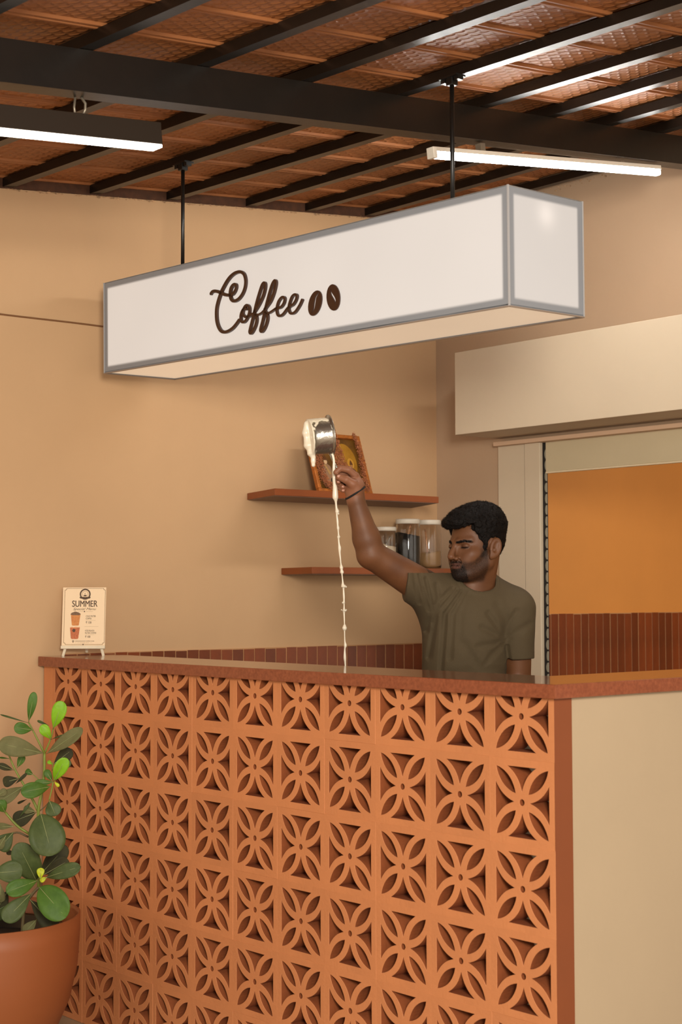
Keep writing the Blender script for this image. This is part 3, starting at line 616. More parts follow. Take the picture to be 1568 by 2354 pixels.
def rect(X0, X1, Y0, Y1): return [(cx(X0), cy(Y1)), (cx(X1), cy(Y1)), (cx(X1), cy(Y0)), (cx(X0), cy(Y0))]
def cham(X0, X1, Y0, Y1, c): return [(cx(a), cy(b)) for a, b in ((X0+c, Y1), (X1-c, Y1), (X1-c*0.75, Y1-c*0.75), (X1, Y1-c), (X1, Y0+c), (X1-c*0.75, Y0+c*0.75), (X1-c, Y0), (X0+c, Y0), (X0+c*0.75, Y0+c*0.75), (X0, Y0+c), (X0, Y1-c), (X0+c*0.75, Y1-c*0.75))]
flat('printed_border', [cham(200, 1325, 198, 1738, 50), cham(211, 1314, 209, 1727, 50)], M_INK2)
flat('printed_emblem', ring(765, 362, 150, 112)); flat('printed_emblem', ring(765, 362, 86, 78), M_INK2)
flat('printed_emblem', [[(cx(a), cy(b)) for a, b in ((715, 385), (815, 385), (800, 412), (770, 425), (760, 425), (730, 412))]])
flat('printed_emblem', [[(cx(a), cy(b)) for a, b in ((755, 372), (748, 345), (768, 330), (758, 308), (770, 330), (762, 345), (768, 372))]])
flat('printed_emblem', [[(cx(a), cy(b)) for a, b in ((612, 440), (640, 430), (765, 445), (890, 430), (918, 440), (905, 475), (860, 485), (765, 500), (670, 485), (625, 475))]], z=ZT+0.0003)
flat('printed_emblem', ring(757, 835, 18, 0)); flat('printed_emblem', ring(742, 1732, 18, 0), z=ZT+0.0002)
for a in ((580, 725, 833, 837), (800, 985, 833, 837), (800, 1075, 1078, 1081), (760, 1150, 1243, 1246), (790, 1045, 1464, 1467), (520, 560, 1680, 1683), (930, 990, 1680, 1683)): flat('printed_rule', [rect(*a)], M_INK2)
flat('printed_pin', [[(cx(465), cy(1690)), (cx(440), cy(1640)), (cx(442), cy(1625)), (cx(465), cy(1612)), (cx(488), cy(1625)), (cx(490), cy(1640))], ring(465, 1638, 11, 0)[0]])
flat('printed_cup', [[(cx(a), cy(b)) for a, b in ((385, 915), (650, 915), (612, 1205), (590, 1218), (440, 1218), (418, 1205))]], mat('latte', '#B8692A', 0.5, col2='#D08A3C', vscale=120))
flat('printed_cup', [[(cx(a), cy(b)) for a, b in ((375, 918), (395, 880), (440, 858), (505, 835), (560, 848), (610, 868), (645, 890), (658, 915), (600, 935), (440, 935))]], mat('crumble', '#4A2E18', 0.6, col2='#8A6A4A', vscale=300), ZT+0.0003)
flat('printed_cup', [[(cx(a), cy(b)) for a, b in ((370, 1270), (642, 1270), (605, 1560), (585, 1582), (425, 1582), (402, 1560))]], mat('iced', '#8A3A14', 0.5, col2='#D4763A', vscale=260))
flat('printed_cup', [[(cx(a), cy(b)) for a, b in ((385, 1262), (430, 1248), (470, 1262), (530, 1246), (590, 1260), (638, 1250), (642, 1275), (380, 1278))]], mat('ice', '#D9A06C', 0.4), ZT+0.0003)
flat('printed_cup', ring(480, 1352, 44, 0), M_INK, ZT+0.0004)
# ------------------------------------------------------------------ potted shrub
pc = at(-44, 2103, 4.5); PR = 226*4.5/FPX; pz = pc[2]
plant = empty('potted_shrub', (pc[0], pc[1], 0)); tag(plant, 'broad-leaved green shrub in a round terracotta-coloured planter at lower left', 'potted plant')
M_PLANTER = mat('planter_plastic', '#93532C', 0.5, var=0.03, vscale=5, bump=0.03)
lathe('planter', [(0, 0.03), (PR*0.55, 0.03), (PR*0.62, 0.045), (PR*0.76, 0.10), (PR*0.90, 0.19), (PR*0.975, 0.29), (PR*0.998, 0.38), (PR, pz), (PR-0.006, pz+0.001), (PR-0.008, pz-0.01), (PR*0.93, 0.28), (PR*0.80, 0.15), (0, 0.12)], M_PLANTER, plant, 72)
lathe('planter_foot', [(0, 0), (PR*0.60, 0.0), (PR*0.64, 0.02), (PR*0.60, 0.045), (0, 0.045)], mat('foot_dark', '#2A1A10', 0.6), plant, 48)
lathe('nursery_pot', [(0, 0.14), (PR*0.62, 0.14), (PR*0.80, pz-0.045), (PR*0.84, pz-0.040), (PR*0.80, pz-0.052), (PR*0.60, 0.16)], mat('nursery_black', '#15120F', 0.35), plant, 48)
lathe('soil', [(0, pz-0.075), (PR*0.4, pz-0.078), (PR*0.77, pz-0.082), (PR*0.70, pz-0.10), (0, pz-0.10)], mat('potting_soil', '#1A120C', 0.95, bump=0.8, bscale=50), plant, 40)
LOC = np.array([pc[0], pc[1], 0.0])
def leafmat(n, a, b, r=0.42): return mat(n, a, r+0.16, col2=b, vscale=30, bump=0.3, bscale=90, detail=10, spec=0.35)
LM = {'b': leafmat('leaf_bright', '#6FA012', '#7FB01E', 0.35), 'm': leafmat('leaf_mid', '#3A5A18', '#4C6C22'), 'g': leafmat('leaf_green', '#3C4A22', '#4E5A30'), 'd': leafmat('leaf_dusty', '#5A5A34', '#6E6A44', 0.6), 'k': leafmat('leaf_dark', '#2C2A16', '#3B3A1E', 0.6), 'y': leafmat('leaf_yellow', '#A5B01C', '#B8C024', 0.35)}
M_RIB = mat('leaf_rib', '#8F9460', 0.5)
M_STEM = mat('stem_green', '#6E7A30', 0.5, col2='#7C8A34', vscale=20); M_STEM2 = mat('stem_brown', '#6A5C3A', 0.6, col2='#57492C', vscale=20)
def prof(t, k):                       # obovate outline: narrow base, widest beyond the middle, round tip
    return (t**k)*((1-t)**0.45)
def leaf(b, tp, wpx, kind, dz=0.0, tilt=0.0, curl=0.10, k=1.15, rib=True):
    k = 0.72 if wpx > 60 else k
    zb = 4.47+dz; B = at(b[0], b[1], zb)-LOC; T = at(tp[0], tp[1], zb-tilt)-LOC; ax = T-B; Ln = np.linalg.norm(ax); ax = ax/Ln
    toc = CAM-(B+LOC); toc /= np.linalg.norm(toc); side = np.cross(ax, toc); side /= np.linalg.norm(side); nrm = np.cross(side, ax)
    wm = wpx*zb/FPX/2; mx = max(prof(t, k) for t in np.linspace(0, 1, 60)); NT, NS = 16, 3; v, f = [], []
    roll = random.uniform(-0.25, 0.25); wav = random.uniform(0, 6)
    for lay in (0, 1):
        for i in range(NT+1):
            t = math.sin(i/NT*math.pi/2)**1.1; w = wm*prof(t, k)/mx if 0 < t < 0.9999 else 0.0006
            w = max(w, 0.0006); c = B+ax*Ln*t+nrm*(Ln*curl*(4*t*(1-t)-0.6*t*t))
            for j in range(-NS, NS+1):
                s = j/NS; off = w*s
                q = c+side*off*math.cos(roll)+nrm*(off*math.sin(roll)+0.22*w*abs(s)**1.5+0.0012*math.sin(6*t+wav+3*s)-0.0009*lay)
                v.append(q)
    nn = 2*NS+1; m0 = nn*(NT+1)
    for i in range(NT):
        for j in range(nn-1):
            a = i*nn+j; f.append((a, a+1, a+nn+1, a+nn)); f.append((m0+a, m0+a+nn, m0+a+nn+1, m0+a+1))
        for j in (0, nn-1): a = i*nn+j; f.append((a, a+nn, m0+a+nn, m0+a) if j == 0 else (a, m0+a, m0+a+nn, a+nn))
    lo = pyd('leaf', v, f, LM[kind], plant, True)
    if rib and wpx > 12:
        P_ = [B+ax*Ln*t+nrm*(Ln*curl*(4*t*(1-t)-0.6*t*t)+0.0006) for t in np.linspace(-0.02, 0.88, 9)]
        vv, ff = tube_vf(P_, list(np.linspace(0.0011, 0.0003, 9)), 5); pyd('midrib', vv, ff, M_RIB, lo, True)
def A5(x, y): return (x/7.84, 1580+y/7.84)
def A6(x, y): return (x/7.84, 1850+y/7.84)
for b, t, w, kd, dz, ti in [
 ((515, 620), (615, 100), 165, 'm', 0.02, 0.02), ((510, 640), (0, 490), 36, 'g', 0.03, 0.0), ((585, 770), (265, 720), 215, 'm', -0.01, 0.03),
 ((775, 1185), (-10, 1010), 360, 'd', -0.02, 0.05), ((960, 740), (1120, 265), 265, 'b', -0.03, 0.02), ((920, 930), (745, 690), 190, 'b', -0.01, 0.02),
 ((930, 935), (1155, 850), 30, 'g', -0.02, 0.02), ((880, 690), (670, 600), 50, 'g', 0.02, 0.0), ((850, 1190), (1460, 770), 250, 'd', -0.03, 0.06),
 ((960, 1390), (1290, 1130), 240, 'k', 0.07, 0.0), ((1010, 1500), (1270, 1330), 170, 'g', 0.08, 0.0), ((970, 1690), (1180, 1290), 250, 'b', -0.05, 0.03), ((945, 1700), (820, 1490), 130, 'm', -0.03, 0.0),
 ((960, 1705), (625, 1730), 130, 'm', -0.03, 0.02), ((905, 1790), (395, 1890), 285, 'm', -0.07, 0.06), ((980, 1700), (1065, 1790), 62, 'y', -0.06, 0.0), ((940, 1390), (860, 1330), 70, 'b', 0.0, 0.0),
 ((890, 2040), (1000, 2310), 290, 'g', -0.06, 0.02), ((280, 1740), (480, 1555), 65, 'k', 0.0, 0.0), ((350, 1640), (50, 1720), 200, 'k', 0.03, 0.0),
 ((310, 1450), (420, 1225), 135, 'm', 0.03, 0.0), ((240, 1490), (-30, 1400), 125, 'k', 0.02, 0.03), ((165, 1285), (-10, 1265), 34, 'm', 0.02, 0.0),
 ((600, 1575), (460, 1500), 115, 'm', 0.05, 0.0), ((430, 1785), (-20, 2060), 240, 'd', 0.01, 0.04), ((-60, 1960), (115, 1860), 140, 'd', -0.03, 0.0),
 ((480, 2020), (315, 2095), 45, 'k', 0.03, 0.0), ((345, 2350), (540, 2085), 46, 'g', 0.0, 0.0), ((90, 2250), (-10, 2050), 210, 'm', -0.04, 0.02), ((640, 2240), (420, 2190), 150, 'd', 0.04, 0.0)]:
    leaf(A5(*b), A5(*t), w/7.84, kd, dz, ti)
for b, t, w, kd, dz, ti in [
 ((650, 140), (240, 300), 290, 'k', 0.06, 0.02), ((735, 165), (940, 905), 650, 'g', -0.09, 0.05), ((650, 1360), (330, 715), 480, 'g', -0.02, 0.05),
 ((-170, 1235), (400, 1190), 400, 'g', -0.08, 0.0), ((680, 1365), (125, 1570), 310, 'm', -0.07, 0.06), ((830, 1310), (1425, 1120), 265, 'g', -0.05, 0.05),
 ((700, 1290), (1190, 750), 330, 'k', 0.08, 0.0), ((790, 1260), (1230, 1010), 290, 'k', 0.05, 0.0), ((725, 1335), (735, 1140), 140, 'y', -0.09, 0.0), ((850, 1305), (722, 1375), 95, 'y', -0.09, 0.0),
 ((712, 1488), (1180, 2020), 540, 'm', -0.10, 0.05), ((560, 1600), (80, 2090), 350, 'g', -0.09, 0.06), ((540, 1710), (1010, 2230), 330, 'k', -0.02, 0.03),
 ((668, 2065), (430, 2310), 200, 'd', 0.0, 0.02), ((150, 1540), (-60, 1900), 310, 'k', 0.04, 0.0), ((10, 1430), (10, 1760), 180, 'd', 0.0, 0.0), ((150, 1790), (-60, 2060), 210, 'g', -0.02, 0.0),
 ((240, 495), (-30, 800), 330, 'g', 0.0, 0.02), ((105, 560), (-40, 800), 160, 'd', -0.04, 0.0), ((255, 390), (-60, 385), 125, 'd', -0.03, 0.0), ((300, 870), (110, 860), 90, 'k', 0.06, 0.0)]:
    leaf(A6(*b), A6(*t), w/7.84, kd, dz, ti)
def stem(pts, r0, r1, m, dz=0.0):
    P_ = catmull([at(x, y, 4.47+dz+d)-LOC for x, y, d in pts], 4); tubeo('stem', P_, list(np.linspace(r0, r1, len(P_))), m, plant, 8)
S5 = lambda x, y, d=0.0: (x/7.84, 1580+y/7.84, d)
S6 = lambda x, y, d=0.0: (x/7.84, 1850+y/7.84, d)
stem([S5(800, 1190), S5(800, 1500), S5(760, 1850), S5(690, 2260), S6(690, 900, 0.02), S6(690, 1200), S6(700, 1480)], 0.0040, 0.0050, M_STEM, 0.0)
stem([S6(700, 1480), S6(560, 1640), S6(440, 1860), S6(400, 2330, 0.0), S6(395, 2560, 0.0), S6(390, 2900, 0.0)], 0.0042, 0.0056, M_STEM2)
stem([S5(800, 1190), S5(620, 830), S5(515, 630)], 0.0030, 0.0020, M_STEM); stem([S5(800, 1190), S5(910, 940), S5(965, 740)], 0.0028, 0.0018, M_STEM)
stem([S5(690, 2240), S5(590, 2030), S5(430, 1760), S5(270, 1480), S5(150, 1200)], 0.0042, 0.0022, M_STEM, 0.02)
stem([S5(885, 2040), S5(930, 1850), S5(960, 1700)], 0.0022, 0.0022, M_STEM, -0.04); stem([S5(690, 1660), S5(640, 1610), S5(600, 1575)], 0.0016, 0.0012, M_STEM, 0.04)
stem([S5(700, 2240), S5(800, 2160), S5(885, 2060)], 0.0016, 0.0014, M_STEM2, 0.0); stem([S6(90, 130), S6(300, 370), S6(520, 520), S6(690, 640, 0.04)], 0.0034, 0.0040, M_STEM, 0.0)
stem([S6(90, 600), S6(300, 500), S6(510, 580)], 0.0024, 0.0030, M_STEM2, 0.0); stem([S5(940, 1500), S5(950, 1400), S5(940, 1340)], 0.0014, 0.0012, M_STEM, 0.0)
tg = at(142, 2128, 4.43)-LOC
o = boxo('care_tag', (-0.012, 0.012, -0.0005, 0.0005, -0.03, 0.006), mat('tag_white', '#D8D2C4', 0.5), plant); o.location = tg; o.rotation_euler = (0.1, 0.05, YAW+0.1)
for k in range(4):
    q = boxo('printed_bar', (-0.009+0.001*k, 0.007, -0.0008, -0.0005, 0.002-0.004*k, 0.003-0.004*k), M_INK, o)
# ------------------------------------------------------------------ milk pan, milk
M_ALU = mat('beaten_aluminium', '#A9A49A', 0.25, metal=0.9, bump=0.35, bscale=70)
M_MILK = mat('milk', '#E2D8C2', 0.3, coat=0.3)
ZP = 4.5
rh = np.array([CR[0], CR[1], 0]); rh /= np.linalg.norm(rh); fh = np.array([-rh[1], rh[0], 0.0]); zh = np.array([0, 0, 1.0])
pb = at(711, 1006, ZP); pax = rh*0.955+zh*0.12+fh*0.27; pax /= np.linalg.norm(pax)
pu = np.cross(pax, rh); pu = np.cross(zh, pax); pu /= np.linalg.norm(pu); pv = np.cross(pax, pu)
pan = empty('milk_pan'); pan.matrix_world = frame_mtx(pb, pu, pv, pax); tag(pan, 'round aluminium pan tipped on its side, running with milk, above the raised hand', 'pan')
lathe('pan_body', [(0, 0.0), (0.040, 0.0005), (0.047, 0.004), (0.0505, 0.012), (0.0525, 0.055), (0.054, 0.058), (0.0605, 0.060), (0.061, 0.0625), (0.0545, 0.0615), (0.0515, 0.058), (0.0490, 0.012), (0.045, 0.005), (0, 0.003)], M_ALU, pan, 56)
# ------------------------------------------------------------------ signed-distance modelling for the figure
f32 = np.float32
def smin(a, b, k):
    h = np.clip(0.5+0.5*(b-a)/k, 0, 1); return b+(a-b)*h-k*h*(1-h)
def smax(a, b, k): return -smin(-a, -b, k)
class Q:                         # sample points
    def __init__(s, x, y, z): s.x, s.y, s.z = x, y, z
def cone(q, a, b, ra, rb):
    a = np.asarray(a, float); b = np.asarray(b, float); d = b-a; L2 = float(d@d)
    px, py, pz_ = q.x-f32(a[0]), q.y-f32(a[1]), q.z-f32(a[2])
    h = np.clip((px*f32(d[0])+py*f32(d[1])+pz_*f32(d[2]))/f32(L2), 0, 1)
    return np.sqrt((px-h*f32(d[0]))**2+(py-h*f32(d[1]))**2+(pz_-h*f32(d[2]))**2)-(f32(ra)+h*f32(rb-ra))
def ell(q, c, r, R_=None):
    px, py, pz_ = q.x-f32(c[0]), q.y-f32(c[1]), q.z-f32(c[2])
    if R_ is not None: px, py, pz_ = [f32(R_[i][0])*px+f32(R_[i][1])*py+f32(R_[i][2])*pz_ for i in range(3)]
    k0 = np.sqrt((px/f32(r[0]))**2+(py/f32(r[1]))**2+(pz_/f32(r[2]))**2)+f32(1e-6)
    k1 = np.sqrt((px/f32(r[0]**2))**2+(py/f32(r[1]**2))**2+(pz_/f32(r[2]**2))**2)+f32(1e-6)
    return k0*(k0-1)/k1
def axis(parts):                 # (start, stop, step) pieces -> coordinates
    out = [parts[0][0]]
    for a, b, s in parts:
        n = max(1, int(round((b-a)/s))); out += list(np.linspace(a, b, n+1)[1:])
    return np.array(out, f32)
def mesh_sdf(fn, X, Y, Z, B=14, refine=1):
    nx, ny, nz = len(X), len(Y), len(Z); V = np.empty((nx, ny, nz), f32)
    bx, by, bz = [list(range(0, n, B)) for n in (nx, ny, nz)]
    def mid(A, s): e = min(s+B, len(A)-1); return (A[s]+A[e])/2, (A[e]-A[s])/2+1e-4
    cx_, cy_, cz_ = [[mid(A, s) for s in b] for A, b in ((X, bx), (Y, by), (Z, bz))]
    G = np.meshgrid([c[0] for c in cx_], [c[0] for c in cy_], [c[0] for c in cz_], indexing='ij')
    Hh = np.meshgrid([c[1] for c in cx_], [c[1] for c in cy_], [c[1] for c in cz_], indexing='ij')
    D = fn(Q(*[g.astype(f32) for g in G])); rad = np.sqrt(Hh[0]**2+Hh[1]**2+Hh[2]**2)*1.25+0.03
    for i, a in enumerate(bx):
        for j, b in enumerate(by):
            for k, c in enumerate(bz):
                sl = (slice(a, min(a+B, nx)), slice(b, min(b+B, ny)), slice(c, min(c+B, nz)))
                if abs(D[i, j, k]) > rad[i, j, k]: V[sl] = D[i, j, k]
                else:
                    g = np.meshgrid(X[sl[0]], Y[sl[1]], Z[sl[2]], indexing='ij'); V[sl] = fn(Q(*g))
    S = V < 0
    cs = [S[i:nx-1+i, j:ny-1+j, k:nz-1+k] for i in (0, 1) for j in (0, 1) for k in (0, 1)]
    anyv = np.logical_or.reduce(cs) & ~np.logical_and.reduce(cs)
    idx = np.argwhere(anyv); lut = -np.ones(anyv.shape, np.int32); lut[anyv] = np.arange(len(idx))
    I, J, K = idx.T; acc = np.zeros((len(idx), 3)); cnt = np.zeros(len(idx))
    A = (X, Y, Z)
    for ax in range(3):
        o1, o2 = [q for q in range(3) if q != ax]
        for u in (0, 1):
            for w in (0, 1):
                o = [0, 0, 0]; o[o1] = u; o[o2] = w; p0 = (I+o[0], J+o[1], K+o[2]); o[ax] = 1; p1 = (I+o[0], J+o[1], K+o[2])
                v0, v1 = V[p0], V[p1]; m = (v0 < 0) != (v1 < 0); t = np.where(m, v0/(v0-v1+1e-12), 0)
                for d in range(3):
                    c0 = A[d][p0[d]]; c1 = A[d][p1[d]]; acc[:, d] += np.where(m, c0+(c1-c0)*t, 0)
                cnt += m
    P = acc/cnt[:, None]; faces = []
    for ax in range(3):
        o1, o2 = [(1, 2), (2, 0), (0, 1)][ax]
        n = [nx, ny, nz]; sl0 = [slice(1, n[0]-1), slice(1, n[1]-1), slice(1, n[2]-1)]; sl1 = list(sl0)
        sl0[ax] = slice(0, n[ax]-1); sl1[ax] = slice(1, n[ax]); a = S[tuple(sl0)]; b = S[tuple(sl1)]
        off = np.array([1, 1, 1]); off[ax] = 0
        for flip, msk in ((False, a & ~b), (True, b & ~a)):
            e = np.argwhere(msk)+off
            if not len(e): continue
            def cell(d1, d2): q = e.copy(); q[:, o1] -= d1; q[:, o2] -= d2; return lut[q[:, 0], q[:, 1], q[:, 2]]
            q = np.stack([cell(1, 1), cell(0, 1), cell(0, 0), cell(1, 0)], 1)
            faces.append(q[:, ::-1] if flip else q)
    Fq = np.concatenate(faces)
    for _ in range(refine):
        p = P.astype(f32); e = f32(4e-4); x, y, z = p.T; d = fn(Q(x, y, z))
        g = np.stack([fn(Q(x+e, y, z))-d, fn(Q(x, y+e, z))-d, fn(Q(x, y, z+e))-d], 1)/e; g2 = (g*g).sum(1)+1e-3
        P = P-np.clip(d/g2, -0.002, 0.002)[:, None]*g
    return P, Fq
def np_mesh(name, P, F, m, parent=None):
    me = bpy.data.meshes.new(name); me.vertices.add(len(P)); me.vertices.foreach_set('co', np.asarray(P, np.float32).ravel())
    me.loops.add(F.size); me.loops.foreach_set('vertex_index', F.astype(np.int32).ravel())
    me.polygons.add(len(F)); me.polygons.foreach_set('loop_start', np.arange(0, F.size, 4, dtype=np.int32)); me.polygons.foreach_set('loop_total', np.full(len(F), 4, np.int32))
    me.update(calc_edges=True); me.validate(); me.polygons.foreach_set('use_smooth', np.ones(len(me.polygons), bool)); return link(name, me, m, parent)
def paint(o, name, val):
    a = o.data.attributes.new(name, 'FLOAT', 'POINT'); a.data.foreach_set('value', np.asarray(val, np.float32))
# ------------------------------------------------------------------ the barista
PZ = 4.6; base = at(1100, 1359, PZ); PO = np.array([base[0], base[1], 0.0])
pm_ = frame_mtx(PO, rh, fh, zh)               # person space: a = to the photo's right, b = away, c = up
def L(px, py, db=0.0):
    p = at(px, py, PZ+db)-PO; return np.array([p@rh, p@fh, p[2]])
HO = L(1099, 1263, 0.0); HY = math.radians(54); HP = math.radians(3)
hf = np.array([-math.sin(HY)*math.cos(HP), -math.cos(HY)*math.cos(HP), -math.sin(HP)]); hl = np.array([math.cos(HY), -math.sin(HY), 0.0]); hv = np.cross(hl, hf); hv = -hv if hv[2] < 0 else hv
HK = 0.965
def tohead(q):
    x, y, z = q.x-f32(HO[0]), q.y-f32(HO[1]), q.z-f32(HO[2])
    d = lambda n: (x*f32(n[0])+y*f32(n[1])+z*f32(n[2]))/f32(HK)
    return Q(d(hf), d(hl), d(hv))
def fold(h, yabs=True):          # mirror left/right
    return Q(h.x, np.abs(h.y), h.z)
def head(q):
    h = tohead(q); m = fold(h)
    d = ell(h, (-0.003, 0, 0.040), (0.085, 0.073, 0.084))
    d = smin(d, ell(h, (0.032, 0, -0.012), (0.060, 0.056, 0.080)), 0.02)
    d = smin(d, cone(m, (0.004, 0.046, -0.042), (0.064, 0.020, -0.074), 0.016, 0.017), 0.035)
    d = smin(d, ell(h, (0.036, 0, -0.059), (0.048, 0.040, 0.026)), 0.02)
    d = smin(d, ell(h, (0.079, 0, -0.076), (0.018, 0.020, 0.016)), 0.014)
    d = smin(d, ell(h, (0.074, 0, -0.046), (0.026, 0.030, 0.028)), 0.014)
    d = smin(d, ell(m, (0.056, 0.044, -0.012), (0.022, 0.016, 0.017)), 0.018)         # cheekbones
    d = smin(d, ell(m, (0.062, 0.030, -0.030), (0.024, 0.018, 0.022)), 0.02)
    d = smin(d, cone(m, (0.086, 0.010, 0.026), (0.064, 0.042, 0.030), 0.0085, 0.006), 0.012)   # brow
    d = smax(d, -ell(m, (0.093, 0.031, 0.012), (0.012, 0.016, 0.0095)), 0.008)        # orbit
    d = smin(d, ell(m, (0.0745, 0.031, 0.012), (0.0118, 0.0135, 0.0115)), 0.003)      # eyeball under the lid
    lid = cone(m, (0.0865, 0.019, 0.0075), (0.0800, 0.044, 0.0070), 0.0018, 0.0016); d = smax(d, -lid, 0.0015)
    d = smin(d, cone(h, (0.088, 0, 0.020), (0.1100, 0, -0.0165), 0.0072, 0.0092), 0.009)  # nose
    d = smin(d, ell(h, (0.1085, 0, -0.0195), (0.0100, 0.0095, 0.0085)), 0.006)
    d = smin(d, ell(m, (0.0970, 0.0135, -0.0245), (0.0100, 0.0068, 0.0070)), 0.005)
    d = smax(d, -ell(m, (0.1015, 0.0066, -0.0315), (0.0048, 0.0032, 0.0042)), 0.002)
    d = smax(d, -cone(m, (0.094, 0.017, -0.028), (0.082, 0.031, -0.046), 0.0022, 0.002), 0.006) # nasolabial
    d = smin(d, cone(m, (0.0985, 0.003, -0.0405), (0.0870, 0.021, -0.0450), 0.0042, 0.0028), 0.004)
    d = smin(d, cone(m, (0.0975, 0.002, -0.0510), (0.0870, 0.019, -0.0470), 0.0048, 0.0030), 0.004)
    d = smax(d, -cone(m, (0.1045, 0.0, -0.0460), (0.0885, 0.024, -0.0462), 0.0013, 0.0012), 0.002)
    d = smax(d, -cone(m, (0.097, 0.0035, 0.030), (0.0945, 0.0045, 0.042), 0.0016, 0.0012), 0.004)  # frown
    # ears
    c_, s_ = math.cos(math.radians(14)), math.sin(math.radians(14)); E = Q((m.x+0.003)*c_+(m.z-0.0)*s_, m.y-0.069-(0.30*(-(m.x-0.009))).clip(0, 0.03), -(m.x+0.003)*s_+(m.z-0.0)*c_)
    ear = ell(E, (0, 0.004, 0.003), (0.0185, 0.0075, 0.0315)); ear = smin(ear, ell(E, (0.005, 0.001, -0.024), (0.0085, 0.006, 0.010)), 0.006)
    ear = smax(ear, -ell(E, (0.001, 0.0125, 0.006), (0.0115, 0.0075, 0.0215)), 0.003)
    ear = smin(ear, cone(E, (-0.004, 0.0045, 0.014), (-0.007, 0.005, -0.010), 0.0030, 0.0026), 0.003); ear = smin(ear, ell(E, (0.0125, 0.004, -0.004), (0.0045, 0.0045, 0.0065)), 0.003)
    ear = smax(ear, -ell(E, (0.004, 0.008, -0.004), (0.006, 0.007, 0.008)), 0.002)
    d = smin(d, ear, 0.005)
    return d*f32(HK)
# joints
SHR = L(1003, 1368, -0.01); ELR = L(853, 1275, -0.10); WRR = L(818, 1150, -0.115)
SHL = L(1186, 1398, 0.02); ELL = L(1192, 1580, 0.03); WRL = L(1110, 1640, -0.20)
def lerp(a, b, t): return a+(b-a)*t
def Hc(x, y, d=0.0): return L(740+x/13.067, 1050+y/13.067, -0.115+d)
FING = [[(985, 560, -0.002), (800, 392, -0.010), (560, 350, -0.016), (425, 470, -0.018)],
        [(1010, 640, 0.018), (740, 480, 0.014), (500, 560, 0.004), (500, 745, -0.006)],
        [(1020, 760, 0.030), (720, 690, 0.026), (520, 800, 0.012), (625, 905, -0.004)],
        [(1010, 880, 0.036), (740, 850, 0.034), (545, 935, 0.018), (632, 1012, 0.000)]]
def hand(q):
    d = cone(q, WRR, Hc(990, 900, 0.004), 0.026, 0.027)
    d = smin(d, cone(q, Hc(1010, 860, 0.014), Hc(970, 610, 0.010), 0.024, 0.017), 0.012)
    d = smin(d, cone(q, Hc(900, 1060, -0.004), Hc(820, 1010, 0.008), 0.016, 0.013), 0.012)
    d = smin(d, cone(q, Hc(1030, 990, -0.012), Hc(930, 820, -0.022), 0.018, 0.0135), 0.010)      # thenar
    th = cone(q, Hc(930, 820, -0.022), Hc(730, 690, -0.030), 0.0135, 0.0110)
    th = smin(th, cone(q, Hc(730, 690, -0.030), Hc(520, 610, -0.026), 0.0110, 0.0092), 0.004)
    d = smin(d, th, 0.005)
    for i, fg in enumerate(FING):
        r0 = [0.0105, 0.0105, 0.0098, 0.0088][i]; P_ = [Hc(*p) for p in fg]; fd = None
        for a, b, ra, rb in ((P_[0], P_[1], r0, r0*0.95), (P_[1], P_[2], r0*0.95, r0*0.86), (P_[2], P_[3], r0*0.86, r0*0.76)):
            c = cone(q, a, b, ra, rb); fd = c if fd is None else smin(fd, c, 0.003)
        d = smin(d, fd, 0.0025)
    # nails
    return d
def hand2(q):                    # other hand, low behind the counter, loosely curled
    dirv = np.array([-0.75, -0.55, -0.1]); dirv /= np.linalg.norm(dirv); up = np.array([0, 0, 1.0]); sd = np.cross(dirv, up)
    d = cone(q, WRL, WRL+dirv*0.075, 0.026, 0.028); d = smax(d, -0.0*d-0.05, 0.001)
    for i, (o, ln) in enumerate(((0.026, 0.075), (0.009, 0.083), (-0.009, 0.078), (-0.025, 0.062))):
        k0 = WRL+dirv*0.085+up*o; k1 = k0+dirv*ln*0.5+sd*0.008; k2 = k1+(dirv*0.4+sd*0.8)*ln*0.3; k3 = k2+(sd*0.9-dirv*0.5)*ln*0.25
        for a, b, ra, rb in ((WRL+dirv*0.05+up*o*0.8, k0, 0.010, 0.0098), (k0, k1, 0.0098, 0.009), (k1, k2, 0.009, 0.008), (k2, k3, 0.008, 0.0072)): d = smin(d, cone(q, a, b, ra, rb), 0.003)
    t0 = WRL+dirv*0.03+up*0.02; t1 = t0+(dirv*0.5+up*0.7+sd*0.4)*0.04; t2 = t1+(dirv*0.8+up*0.3+sd*0.5)*0.03
    d = smin(d, cone(q, t0, t1, 0.014, 0.011), 0.006); return smin(d, cone(q, t1, t2, 0.011, 0.008), 0.003)
NB = L(1108, 1352, 0.03); CH = L(1070, 1450, 0.02); BE = L(1068, 1560, 0.02); PEV = L(1070, 1680, 0.03)
def torso(q):
    d = ell(q, CH, (0.118, 0.098, 0.150)); d = smin(d, ell(q, BE, (0.114, 0.092, 0.160)), 0.05); d = smin(d, ell(q, PEV, (0.125, 0.098, 0.115)), 0.05)
    d = smin(d, cone(q, L(1010, 1385, 0.01), L(1172, 1402, 0.03), 0.062, 0.058), 0.045)
    d = smin(d, cone(q, L(1100, 1345, 0.05), L(1168, 1384, 0.04), 0.045, 0.038), 0.03)
    d = smin(d, cone(q, L(1095, 1345, 0.05), L(1022, 1358, 0.02), 0.042, 0.042), 0.03)
    return d
